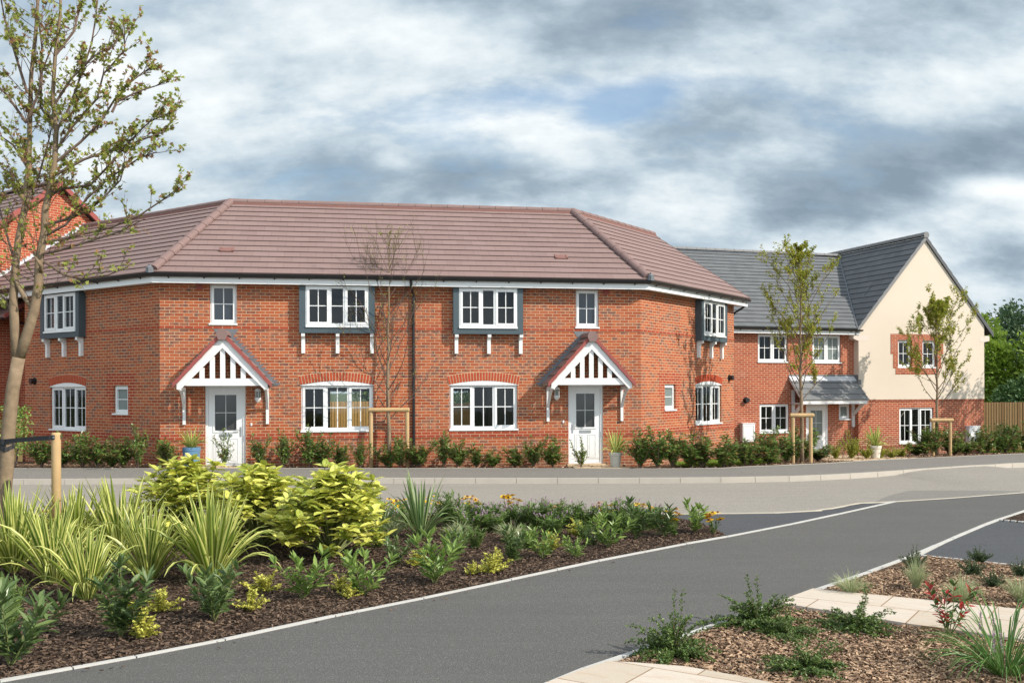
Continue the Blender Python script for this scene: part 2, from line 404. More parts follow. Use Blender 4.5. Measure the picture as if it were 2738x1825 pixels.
# ------------------------------------------------------------------ terrain
def sstep(a, b, x):
    t = min(1, max(0, (x - a) / (b - a))); return t * t * (3 - 2 * t)
def gz(X, Y):
    return -.0373 * max(0, min(Y, 48) - 25) + .0165 * min(8.5, max(0, .2 - X)) * sstep(21.2, 23, Y)
def interp(pl, x):
    if x <= pl[0][0]: return pl[0][1]
    for a, b in zip(pl, pl[1:]):
        if x <= b[0]: return a[1] + (b[1] - a[1]) * (x - a[0]) / (b[0] - a[0] + 1e-9)
    return pl[-1][1]
KERB = [(-30, 21.7), (-10, 21.68), (-3.1, 21.8), (3.9, 21.73), (4.5, 21.76), (6.42, 22.1), (7.58, 22.62), (9.0, 23.4), (9.6, 23.8), (12.2, 25.35), (13.1, 26.2), (13.9, 26.7), (24, 32.5)]
BACK = [(-30, 23.3), (-11.8, 23.29), (-8.45, 23.14), (-4.22, 23.89), (.28, 24.6), (3.03, 24.36), (5.06, 24.41), (6.92, 25.6), (8.8, 27.2), (10.79, 29.5), (12.41, 30.8), (15.44, 33.32), (18.47, 35.84), (26, 41)]
NEAR = [(-30, 15.6), (2.63, 15.4), (4.12, 15.52), (4.9, 15.8), (5.37, 16.27), (5.88, 16.79), (6.58, 17.02), (7.69, 17.49), (9.49, 18.42), (24, 26)]
LEDGE = [(-6.0, 4.3), (-4.4, 5.7), (-3.4, 6.58), (-3.05, 6.89), (-2.72, 7.18), (-2.22, 7.67), (-1.51, 8.47), (-.82, 9.18), (-.01, 10.07), (.97, 11.16), (2.17, 12.38), (2.81, 12.97), (4.02, 14.2), (5.04, 15.3), (6.57, 17.0)]
REDGE = [(-2.2, 4.0), (-.9, 5.2), (.23, 6.52), (.48, 6.85), (.89, 7.3), (1.2, 7.63), (1.81, 8.33), (2.33, 8.9), (2.94, 9.59), (3.73, 10.46), (4.48, 11.33), (4.74, 11.65), (5.63, 12.78), (6.63, 14.03), (7.11, 14.6), (8.08, 15.68), (10, 17.2), (16, 20.6)]
def upstand(X):
    if X < 8.9: return .115
    if X < 9.7: return .115 - (X - 8.9) / .8 * .095
    if X < 12.2: return .02
    if X < 13.1: return .02 + (X - 12.2) / .9 * .095
    return .115
def kz(X): return gz(X, interp(KERB, X))
def road_z(X, Y):
    a = interp(NEAR, X); b = interp(KERB, X)
    t = min(1, max(0, (Y - a) / (b - a)))
    return gz(X, a) * (1 - t) + (kz(X) - upstand(X)) * t
def loft(mb, fa, fb, xs, n=1):
    for x0, x1 in zip(xs, xs[1:]):
        for j in range(n):
            q = []
            for (x, t) in ((x0, j / n), (x1, j / n), (x1, (j + 1) / n), (x0, (j + 1) / n)):
                a = Vector(fa(x)); b = Vector(fb(x)); q.append(a.lerp(b, t))
            mb.face(q, [(p.x, p.y) for p in q])
def frange(a, b, st):
    n = max(1, int(round((b - a) / st))); return [a + (b - a) * i / n for i in range(n + 1)]
def sheet(name, poly, mat, dz, kind='structure', zf=gz):
    """flat polygon laid on the terrain"""
    bm = bmesh.new()
    f = bm.faces.new([bm.verts.new((x, y, 0)) for x, y in poly])
    bmesh.ops.triangulate(bm, faces=[f])
    xs = [p[0] for p in poly]; ys = [p[1] for p in poly]
    if max(ys) > 20:
        for k in range(int(min(ys)) + 1, int(max(ys)) + 1):
            bmesh.ops.bisect_plane(bm, geom=bm.verts[:] + bm.edges[:] + bm.faces[:], plane_co=(0, k, 0), plane_no=(0, 1, 0))
        for k in range(int(math.floor(min(xs))) + 1, int(max(xs)) + 1):
            bmesh.ops.bisect_plane(bm, geom=bm.verts[:] + bm.edges[:] + bm.faces[:], plane_co=(k, 0, 0), plane_no=(1, 0, 0))
    for v in bm.verts: v.co.z = zf(v.co.x, v.co.y) + dz
    for f in bm.faces:
        f.normal_update()
        if f.normal.z < 0: f.normal_flip()
    me = bpy.data.meshes.new(name); bm.to_mesh(me); bm.free(); me.materials.append(mat)
    o = link(name, me); o['kind'] = kind; return o
def strip(mb, pl, w, h, zf=gz, dz=0, seg=None, gap=.006):
    """a low edging of real blocks along a polyline; top h above the ground, w wide towards +normal"""
    pts = [Vector((x, y, 0)) for x, y in pl]
    for a, b in zip(pts, pts[1:]):
        L = (b - a).length; n = max(1, int(round(L / seg))) if seg else 1
        d = (b - a) / L; s = Vector((-d.y, d.x, 0))
        for i in range(n):
            p = a + d * (L * i / n + (gap / 2 if seg else 0)); q = a + d * (L * (i + 1) / n - (gap / 2 if seg else 0))
            j = U(-.002, .002)
            c = []
            for zz in (-.12, h):
                for r in (p, q, q + s * w, p + s * w):
                    c.append((r.x, r.y, zf(r.x, r.y) + dz + zz + (j if zz == h else 0)))
            mb.hexa(c)

# base ground
mb = MB()
xs = [-700, -200, -80, -40, -30, -20] + frange(-14, 24, 1) + [30, 40, 80, 200, 700]
ys = [-60, 0, 6, 12, 18, 21, 21.5, 22, 22.5, 23, 24, 25, 28, 32, 36, 40, 44, 48, 80, 200, 1200]
for x0, x1 in zip(xs, xs[1:]):
    for y0, y1 in zip(ys, ys[1:]):
        q = [(x, y, gz(x, y) - (.3 if y < 60 else .05)) for x, y in ((x0, y0), (x1, y0), (x1, y1), (x0, y1))]
        mb.face(q, [(p[0], p[1]) for p in q])
struct('ground', mb, M['soil'])
# road
mb = MB(); XS = frange(-30, 24, .5)
loft(mb, lambda x: (x, interp(NEAR, x), road_z(x, interp(NEAR, x))), lambda x: (x, interp(KERB, x), kz(x) - upstand(x)), XS, 6)
struct('road', mb, M['road'])
sheet('road_patch', [(6.2, 17.0), (6.9, 18.2), (7.7, 19.25), (8.4, 19.15), (9.6, 18.75), (9.4, 18.42), (7.69, 17.53), (6.6, 17.06)], M['roadp'], .004, zf=road_z)
# pavement
mb = MB()
loft(mb, lambda x: (x, interp(KERB, x) + .125, kz(x)), lambda x: (x, interp(BACK, x), gz(x, interp(BACK, x))), XS, 4)
struct('pavement', mb, M['pave'])
# kerb stones
mb = MB(); x = -29.5
while x < 23:
    x2 = x + .915 * (.98 if x < 4 else .86)
    a = Vector((x + .004, interp(KERB, x), 0)); b = Vector((x2 - .004, interp(KERB, x2), 0))
    c = []
    za, zb = kz(x), kz(x2); j = U(-.002, .002)
    for z0, z1, f in ((za - .4, zb - .4, 0), (za, zb, 1)):
        y_off = 0
        for (px, py, zz) in ((a.x, a.y, z0), (b.x, b.y, z1), (b.x, b.y + .125, z1), (a.x, a.y + .125, z0)):
            up = 0
            if f: up = .004 + j
            c.append((px, py, zz + up))
    mb.hexa(c)
    x = x2
struct('kerb', mb, M['kerb'])
# verge strip at the back of the pavement
mb = MB(); pl = [(x, interp(BACK, x)) for x in frange(-29, 24, .9)]
strip(mb, pl, .04, .008, seg=.9)
struct('pavement_edging', mb, M['kerb'])
# bark bed along the fronts of the houses
WALLS = [(-30, 30), (-13.6, 28.6), (-13.3, 27.7), (-8.49, 24.25), (3.5, 26.3), (7.1, 31.5), (7.6, 34.8), (12.4, 36.1), (17.9, 37.7), (26, 44)]
mb = MB()
loft(mb, lambda x: (x, interp(BACK, x) + .04, gz(x, interp(BACK, x)) - .005),
     lambda x: (x, max(interp(BACK, x) + .1, interp(WALLS, x)), gz(x, interp(WALLS, x)) - .03), XS, 5)
struct('bark_bed', mb, M['mulchl'])
# foreground sheets
IL = [p for p in LEDGE]
sheet('path', IL + [(7.69, 17.49), (9.49, 18.42), (16, 21.83), (16, 20.6)] + REDGE[::-1][1:], M['path'], 0)
sheet('access_path', [(2.81, 12.97), (4.02, 14.2), (5.04, 15.3), (6.57, 17.0), (5.88, 16.77), (5.37, 16.25), (4.9, 15.78), (4.12, 15.5), (2.3, 15.38), (2.3, 12.9)], M['park'], -.004)
sheet('planting_bed', [(-16, 4.3), (-6, 4.3)] + IL[1:12] + [(2.82, 13.5), (2.72, 14.4), (2.3, 15.3), (-16, 15.5)], M['mulch'], .006)
sheet('parking_area', [(4.8, 11.6), (4.76, 11.38), (5.4, 10.81), (7.6, 8.9), (14, 10), (14, 17), (7.35, 14.28), (7.11, 14.54), (6.63, 13.97), (5.63, 12.72)], M['park'], -.004)
sheet('corner_bed', [(7.14, 14.55), (7.4, 14.3), (12, 16.4), (12, 18.2), (10, 17.1), (8.1, 15.62)], M['mulch'], .004)
sheet('bark_planting_bed', [(-2.1, 3.9), (-.85, 5.15), (.28, 6.5), (.93, 7.27), (1.85, 8.3), (2.98, 9.55), (3.77, 10.42), (4.52, 11.29), (4.74, 11.4), (5.38, 10.83), (7.5, 9), (8, 3.9)], M['mulchl'], .004)
SL1 = [(2.84, 9.4), (4.36, 8.47), (6.6, 7.0), (6.0, 6.0), (3.86, 7.45), (3.2, 7.95), (2.33, 8.8)]
SL2 = [(.45, 6.68), (.66, 6.9), (.85, 6.86), (1.18, 6.76), (1.5, 6.52), (3.0, 5.2), (2.0, 4.0), (-1.6, 4.2)]
def slab(name, poly):
    mb = MB()
    mb.face([(x, y, .045) for x, y in poly][::-1] if area(poly) < 0 else [(x, y, .045) for x, y in poly])
    for a, b in zip(poly, poly[1:] + poly[:1]): mb.face([(a[0], a[1], -.1), (b[0], b[1], -.1), (b[0], b[1], .045), (a[0], a[1], .045)])
    struct(name, mb, M['slab'])
def area(p): return sum(a[0] * b[1] - b[0] * a[1] for a, b in zip(p, p[1:] + p[:1]))
slab('stone_path', SL1); slab('stone_path', SL2)
mb = MB(); strip(mb, LEDGE, .042, .014, seg=.9, gap=.010); struct('path_edging', mb, M['pin'])
mb = MB(); strip(mb, REDGE, -.045, .014, seg=.9, gap=.010); struct('path_edging', mb, M['pin'])
mb = MB(); strip(mb, [(x, interp(NEAR, x)) for x in frange(2.0, 23.5, .35)], .045, .006, zf=road_z); struct('road_edging', mb, M['line'])
mb = MB(); strip(mb, [(4.72, 11.44), (5.38, 10.85), (7.55, 8.95)], .05, .012); strip(mb, [(7.1, 14.58), (7.36, 14.31), (12, 16.4)], .05, .014, seg=.1, gap=.03); struct('parking_edging', mb, M['pin'])

# ------------------------------------------------------------------ wall frames
class Fr:
    """s along the wall, z up, o outwards (towards the street)"""
    def __init__(s, P, ang):
        s.P = Vector((P[0], P[1], 0)); s.a = ang
        s.d = Vector((cos(ang), sin(ang), 0)); s.n = Vector((sin(ang), -cos(ang), 0))
    def __call__(s, t, z, o=0.0):
        p = s.P + s.d * t + s.n * o; return Vector((p.x, p.y, z))
    def box(s, mb, s0, s1, z0, z1, o0, o1, mi=0):
        mb.hexa([s(s0, z0, o1), s(s1, z0, o1), s(s1, z0, o0), s(s0, z0, o0), s(s0, z1, o1), s(s1, z1, o1), s(s1, z1, o0), s(s0, z1, o0)], mi)
YAW = .1676; A = (-8.49, 23.96); W = 12.03; WL = 6.13
B = (A[0] + W * cos(YAW), A[1] + W * sin(YAW))
F0 = Fr(A, YAW); FL = Fr(A, YAW - pi / 4); FR = Fr(B, YAW + pi / 4)
def walls(mb, fr, s0, s1, z0, z1, holes=(), o=0.0, mi=0):
    ss = sorted({s0, s1} | {min(s1, max(s0, h[i])) for h in holes for i in (0, 1)})
    zs = sorted({z0, z1} | {min(z1, max(z0, h[i])) for h in holes for i in (2, 3)})
    for a, b in zip(ss, ss[1:]):
        for c, d in zip(zs, zs[1:]):
            m, n = (a + b) / 2, (c + d) / 2
            if any(h[0] < m < h[1] and h[2] < n < h[3] for h in holes): continue
            mb.face([fr(a, c, o), fr(b, c, o), fr(b, d, o), fr(a, d, o)], [(a, c), (b, c), (b, d), (a, d)], mi)
def reveals(mb, fr, holes, depth=.13, o=0.0, mi=0):
    for a, b, c, d in holes:
        i = o - depth
        mb.face([fr(a, c, o), fr(a, d, o), fr(a, d, i), fr(a, c, i)], [(0, c), (0, d), (depth, d), (depth, c)], mi)
        mb.face([fr(b, c, i), fr(b, d, i), fr(b, d, o), fr(b, c, o)], [(0, c), (0, d), (depth, d), (depth, c)], mi)
        mb.face([fr(a, d, o), fr(b, d, o), fr(b, d, i), fr(a, d, i)], [(a, 0), (b, 0), (b, depth), (a, depth)], mi)
        mb.face([fr(a, c, i), fr(b, c, i), fr(b, c, o), fr(a, c, o)], [(a, 0), (b, 0), (b, depth), (a, depth)], mi)
def ring(mb, fr, s0, s1, z0, z1, w, o0, o1, wb=None):
    wb = wb or w
    fr.box(mb, s0, s1, z0, z0 + wb, o0, o1); fr.box(mb, s0, s1, z1 - w, z1, o0, o1)
    fr.box(mb, s0, s0 + w, z0 + wb, z1 - w, o0, o1); fr.box(mb, s1 - w, s1, z0 + wb, z1 - w, o0, o1)
def window(root, fr, s0, s1, z0, z1, lights, front=-.06, sill=True, label=None, glassm='glass', sill_out=.035, over=.02):
    """lights: list of (share of width, 'c'asement or 'f'ixed, vertical bars, horizontal bar, has_vent)"""
    f = MB(); p = MB(); zs = z0 + (.04 if sill else 0)
    ring(f, fr, s0, s1, zs, z1, .045, front - .07, front)
    iw0, iw1 = s0 + .045, s1 - .045; tot = iw1 - iw0; x = iw0
    for i, (sh, kind, vb, hb) in enumerate(lights):
        a = x; b = x + tot * sh; x = b
        if i > 0: fr.box(f, a - .022, a + .022, zs + .045, z1 - .045, front - .07, front - .002); a += .022
        if i < len(lights) - 1: b -= .022
        c, d = zs + .045, z1 - .045
        if kind == 'c':
            ring(f, fr, a - .012, b + .012, c - .012, d + .012, .06, front - .05, front + .014)
            a += .048; b -= .048; c += .048; d -= .048
        else:
            ring(f, fr, a, b, c, d, .018, front - .05, front - .006); a += .018; b -= .018; c += .018; d -= .018
        p.face([fr(a, c, front - .03), fr(b, c, front - .03), fr(b, d, front - .03), fr(a, d, front - .03)])
        bw = .011
        for k in range(vb):
            m = a + (b - a) * (k + 1) / (vb + 1); fr.box(f, m - bw, m + bw, c, d, front - .026, front - .018)
        if hb:
            m = (c + d) / 2; fr.box(f, a, b, m - bw, m + bw, front - .0265, front - .0175)
    o = part('window', f, M['white'], root, label)
    part('pane', p, M[glassm], o)
    if sill:
        q = MB(); fr.box(q, s0 - over, s1 + over, z0, z0 + .04, front - .05, sill_out); part('sill', q, M['white'], o)
    return o
C1 = lambda w, b=1: (w, 'c', b, True)
F1 = lambda w, b=1: (w, 'f', b, True)
THREE = [C1(1 / 3), F1(1 / 3), C1(1 / 3)]
BAY = [C1(.375), F1(.25, 0), C1(.375)]
def arch(root, fr, s0, s1, zs):
    """segmental brick arch whose springing line is at zs; white curved infill below it"""
    w = s1 - s0; rise = .10; hgt = .215
    Rr = (w * w / 4 + rise * rise) / (2 * rise); cz = zs + rise - Rr; cs = (s0 + s1) / 2
    half = math.asin(w / 2 / Rr); n = int(round(w / .072))
    mo = MB(); vo = MB(); inf = MB()
    def pt(t, r, o): return fr(cs + r * sin(t), cz + r * cos(t), o)
    h2 = half * 1.0
    for i in range(n):
        t0 = -h2 + 2 * h2 * i / n; t1 = -h2 + 2 * h2 * (i + 1) / n
        q = [pt(t0, Rr, .004), pt(t1, Rr, .004), pt(t1, Rr + hgt + .008, .004), pt(t0, Rr + hgt + .008, .004)]
        mo.face(q)
        g_ = .13 * (t1 - t0)
        a, b = t0 + g_, t1 - g_
        vo.hexa([pt(a, Rr, .012), pt(b, Rr, .012), pt(b, Rr, 0), pt(a, Rr, 0), pt(a, Rr + hgt, .012), pt(b, Rr + hgt, .012), pt(b, Rr + hgt, 0), pt(a, Rr + hgt, 0)])
        q = [fr(cs + Rr * sin(t0), zs - .012, .003), fr(cs + Rr * sin(t1), zs - .012, .003), pt(t1, Rr, .003), pt(t0, Rr, .003)]
        inf.face(q)
    o = part('window_arch', vo, M['voussoir'], root)
    part('mortar_backing', mo, M['mortar'], o)
    part('arch_infill', inf, M['white'], o)
def bracket_scroll(mb, fr, s0, s1, zt, h=.49, reach=.185):
    """white corbel: slim leg on the wall, curved head reaching out"""
    prof = [(0, zt), (reach, zt), (reach, zt - .075)]
    for k in range(1, 7):
        t = k / 6 * pi / 2; prof.append((.085 + (reach - .085) * (1 - sin(t)), zt - .075 - .11 * (1 - cos(t))))
    prof += [(.085, zt - h), (0, zt - h)]
    n = len(prof)
    a = [fr(s0, z, o) for o, z in prof]; b = [fr(s1, z, o) for o, z in prof]
    for i in range(n):
        j = (i + 1) % n; mb.face([a[i], a[j], b[j], b[i]])
    # side caps as fan-safe strips
    for side in (a, b):
        mb.face([side[0], side[1], side[2], side[3], side[4]]); mb.face([side[0], side[4], side[5], side[6]])
        mb.face([side[0], side[6], side[7], side[8]]); mb.face([side[0], side[8], side[9], side[10]])
def bay(root, fr, s0, s1, ws0, ws1, bs):
    D = .20; z0, z1 = 3.355, 4.53
    m = MB()
    fr.box(m, s0, s1, z0, 3.495, .002, D); fr.box(m, s0, ws0, 3.495, z1, .002, D); fr.box(m, ws1, s1, 3.495, z1, .002, D)
    fr.box(m, ws0, ws1, 4.515, z1, .002, D)
    o = part('bay_surround', m, M['slateblue'], root)
    window(root, fr, ws0, ws1, 3.495, 4.515, BAY, front=D - .012, sill_out=D + .03, over=.0)
    for b in bs:
        m = MB(); bracket_scroll(m, fr, b - .044, b + .044, z0 - .002); part('bay_bracket', m, M['whitep'], root)

def trap_roof(root, name, bl, br, tr, tl, gauge, mat, under, thick=.06, lip=.029):
    """stepped courses of tiles on a (near) plane trapezoid"""
    bl, br, tr, tl = map(Vector, (bl, br, tr, tl))
    u = (br - bl).normalized(); n = u.cross((tl - bl).normalized()).normalized()
    if n.z < 0: n = -n
    L = ((tl + tr) / 2 - (bl + br) / 2); vdir = n.cross(u).normalized()
    H = abs(vdir.dot(tl - bl)); nrow = max(1, int(round(H / gauge)))
    m = MB()
    for k in range(nrow):
        t0, t1 = k / nrow, (k + 1) / nrow
        a, b = bl.lerp(tl, t0), br.lerp(tr, t0); c, d = br.lerp(tr, t1), bl.lerp(tl, t1)
        a2, b2 = a + n * lip, b + n * lip
        A0, B0 = a - n * .004, b - n * .004
        U_ = lambda p, vv: (u.dot(p - bl) + (k % 2) * 0, vv)
        v0, v1 = k * gauge, (k + 1) * gauge
        ov_ = vdir * (.05 if k < nrow - 1 else 0)
        m.face([a2, b2, c + n * .001 + ov_, d + n * .001 + ov_], [U_(a, v0), U_(b, v0), U_(c, v1 - .001), U_(d, v1 - .001)])
        am, bm_ = a + n * (lip - .014), b + n * (lip - .014)
        m.face([am, bm_, b2, a2], [U_(a, v0 + .02), U_(b, v0 + .02), U_(b, v0 + .03), U_(a, v0 + .03)])
        m.face([am + vdir * .06, bm_ + vdir * .06, bm_, am], [U_(a, v0 + .02), U_(b, v0 + .02), U_(b, v0 + .03), U_(a, v0 + .03)])
        if k == 0: m.face([A0, B0, bm_, am], [U_(a, v0 + .02), U_(b, v0 + .02), U_(b, v0 + .03), U_(a, v0 + .03)])
    o = part(name, m, M[mat], root)
    q = MB(); dn = -n * thick
    q.face([tl + dn, tr + dn, br + dn, bl + dn]); q.face([bl + dn, br + dn, br - n * .004, bl - n * .004])
    q.face([br + dn, tr + dn, tr, br]); q.face([tl + dn, bl + dn, bl, tl])
    part('roof_underside', q, M[under], o)
    return o
def ridge_run(mb, p0, p1, r=.115, seg=.45, sides=7, lift=.0, squash=.8):
    p0, p1 = Vector(p0), Vector(p1); L = (p1 - p0).length; n = max(1, int(round(L / seg))); d = (p1 - p0) / L
    side = d.cross(Vector((0, 0, 1))).normalized(); up = side.cross(d).normalized()
    for i in range(n):
        a = p0 + d * (L * i / n + .004); b = p0 + d * (L * (i + 1) / n - .004)
        r0, r1 = r * 1.03, r * .97
        for k in range(sides):
            t0 = -.15 + (pi + .3) * k / sides; t1 = -.15 + (pi + .3) * (k + 1) / sides
            f = lambda p, rr, t: p + side * cos(t) * rr + up * (sin(t) * rr * squash + lift)
            mb.face([f(a, r0, t1), f(a, r0, t0), f(b, r1, t0), f(b, r1, t1)])
        ca = a + up * lift; cb = b + up * lift
        mb.face([f(a, r0, -.15 + (pi + .3) * k / sides) for k in range(sides + 1)])
        mb.face([f(b, r1, -.15 + (pi + .3) * k / sides) for k in range(sides + 1)][::-1])

# ------------------------------------------------------------------ the semi-detached house with the brown roof
H = empty('semi_detached_house', (0, 26, 0), 'long red brick semi-detached house with a brown tiled roof and two gabled white door canopies', 'house')
H.location = (0, 0, 0)
DOOR_L = (1.05, 2.0, .03, 2.07); DOOR_R = (10.085, 11.005, .03, 2.07)
WLOW = [(3.334, 5.094, .915, 2.08), (7.015, 8.75, .915, 2.08)]
WUP = [(1.165, 1.798, 3.545, 4.54), (10.29, 10.90, 3.525, 4.53)]
holes0 = [DOOR_L, DOOR_R] + WLOW + WUP + [(3.455, 5.0, 3.54, 4.5), (7.22, 8.73, 3.54, 4.5)]
m = MB(); walls(m, F0, 0, W, -.9, 4.62, holes0); reveals(m, F0, holes0)
part('front_wall', m, M['brick'], H)
hL = [(-4.86, -3.165, .905, 2.075), (-1.935, -1.305, 1.35, 2.085), (-4.66, -3.26, 3.54, 4.5)]
m = MB(); walls(m, FL, -WL, 0, -.9, 4.62, hL); reveals(m, FL, hL)
m2 = FL(-WL, 0, 0)
m.face([FL(-WL, -.9, 0), FL(-WL, 4.62, 0), FL(-WL, 4.62, -5.6), FL(-WL, -.9, -5.6)], [(0, -.9), (0, 4.62), (5.6, 4.62), (5.6, -.9)])
part('side_wall', m, M['brick'], H)
hR = [(3.33, 5.16, .905, 2.085), (1.368, 2.03, 1.355, 2.085), (3.6, 5.0, 3.54, 4.5)]
m = MB(); walls(m, FR, 0, WL, -1.2, 4.62, hR); reveals(m, FR, hR)
m.face([FR(WL, -1.2, 0), FR(WL, -1.2, -5.96), FR(WL, 4.7, -5.96), FR(WL, 7.0, -2.98), FR(WL, 4.7, 0)], [(0, -1.2), (5.96, -1.2), (5.96, 4.7), (2.98, 7.0), (0, 4.7)])
part('side_wall', m, M['brick'], H)
# back walls with the garden door openings
tb = 5.96 * math.tan(pi / 8)
rear = [(3.9, 5.55, .15, 1.98), (7.62, 8.42, .15, 1.98)]
m = MB(); walls(m, F0, tb, W - tb, -.9, 4.62, rear, o=-5.96)
walls(m, FL, -WL, -tb, -.9, 4.62, (), o=-5.96); walls(m, FR, tb, WL, -1.2, 4.62, (), o=-5.96)
part('back_wall', m, M['brick'], H)
# interior: floors, ceilings, partition walls, plaster lining
m = MB()
def prism(mb, z):
    mb.face([FL(-WL, z, -.05), F0(-.02, z, -.05), F0(W + .02, z, -.05), FR(WL, z, -.05), FR(WL, z, -5.9), F0(W - tb, z, -5.9), F0(tb, z, -5.9), FL(-WL, z, -5.9)])
prism(m, .16); prism(m, 2.36); prism(m, 2.62); prism(m, 4.55)
part('floor_and_ceiling', m, M['plaster'], H)
m = MB()
for s_ in (.35, 2.75, 6.1, 9.6, 11.7):
    F0.box(m, s_ - .04, s_ + .04, .16, 4.55, -5.9, -.16)
walls(m, F0, tb, W - tb, .16, 2.36, rear, o=-5.9)
F0.box(m, 5.6, 6.05, .16, 2.36, -3.3, -3.2); F0.box(m, 8.46, 9.6, .16, 2.36, -3.3, -3.2)
F0.box(m, 2.8, 9.55, 2.62, 4.55, -3.2, -3.1)
FL.box(m, -WL, -.3, 2.62, 4.55, -3.2, -3.1); FR.box(m, .3, WL, 2.62, 4.55, -3.2, -3.1)
FL.box(m, -2.6, -2.5, .16, 4.55, -4, -.2); FR.box(m, 2.6, 2.7, .16, 4.55, -4, -.2)
part('partition_wall', m, M['plaster'], H)
for a, b, c, d in rear:
    m = MB(); ring(m, F0, a, b, c, d, .06, -6.0, -5.94)
    o = part('garden_door', m, M['white'], H)
    q = MB(); q.face([F0(a + .06, c + .06, -5.97), F0(b - .06, c + .06, -5.97), F0(b - .06, d - .06, -5.97), F0(a + .06, d - .06, -5.97)]); part('pane', q, M['glass'], o)
# brick bands
def band(fr, s0, s1, z0, z1, o=.012, holes=()):
    cuts = [s0]
    for h in sorted(holes):
        if h[2] < (z0 + z1) / 2 < h[3]: cuts += [h[0], h[1]]
    cuts.append(s1); mm = MB()
    for a, b in zip(cuts[::2], cuts[1::2]):
        mm.face([fr(a, z0, o), fr(b, z0, o), fr(b, z1, o), fr(a, z1, o)], [(a, z0), (b, z0), (b, z1), (a, z1)])
        mm.face([fr(a, z0, 0), fr(b, z0, 0), fr(b, z0, o), fr(a, z0, o)], [(a, 0.03), (b, 0.03), (b, 0.04), (a, 0.04)])
        mm.face([fr(a, z1, o), fr(b, z1, o), fr(b, z1, 0), fr(a, z1, 0)], [(a, 0.03), (b, 0.03), (b, 0.04), (a, 0.04)])
        mm.face([fr(a, z0, 0), fr(a, z0, o), fr(a, z1, o), fr(a, z1, 0)]); mm.face([fr(b, z0, o), fr(b, z0, 0), fr(b, z1, 0), fr(b, z1, o)])
    part('brick_band', mm, M['band'], H)
c_ = .012 * math.tan(pi / 8)
band(F0, -c_, W + c_, 3.45, 3.525); band(F0, -c_, W + c_, .75, .90, holes=[DOOR_L, DOOR_R])
band(FL, -WL, c_, 3.45, 3.525); band(FL, -WL, c_, .75, .90)
band(FR, -c_, WL, 3.45, 3.525); band(FR, -c_, WL, .75, .90)
# plain brick surrounds of the two narrow side windows
def surround(fr, sa, sb, h, flip):
    mm = MB(); x0, x1 = sorted((sa, sb))
    walls(mm, fr, x0, x1, 1.80, 2.39, [h], o=.003)
    walls(mm, fr, x0 + .11, x1 - .11, 1.35, 1.80, [h], o=.003)
    walls(mm, fr, x0 + .22, x1 - .12, 1.12, 1.35, [], o=.003)
    part('brick_surround', mm, M['band'], H)
surround(FL, -2.24, -.998, (-1.935, -1.305, 1.35, 2.085), 0)
surround(FR, 1.034, 2.37, (1.368, 2.03, 1.355, 2.085), 1)
# windows
for a, b, c, d in WLOW:
    window(H, F0, a, b, c, d, THREE); arch(H, F0, a - .03, b + .03, d)
window(H, FL, *hL[0], THREE); arch(H, FL, -4.89, -3.14, 2.075)
window(H, FR, *hR[0], THREE); arch(H, FR, 3.30, 5.19, 2.085)
window(H, FL, *hL[1], [(1, 'c', 0, True)], glassm='frost', label='narrow frosted window')
window(H, FR, *hR[1], [(1, 'c', 0, True)], glassm='frost', label='narrow frosted window')
for a, b, c, d in WUP: window(H, F0, a, b, c, d, [C1(1)], glassm='nglass')
bay(H, F0, 3.30, 5.138, 3.455, 4.985, (3.39, 4.225, 5.065))
bay(H, F0, 7.09, 8.87, 7.235, 8.725, (7.18, 8.01, 8.83))
bay(H, FL, -4.985, -3.148, -4.80, -3.30, (-4.9, -4.10, -3.3))
bay(H, FR, 3.327, 5.165, 3.48, 5.02, (3.47, 4.35, 5.22 - .12))
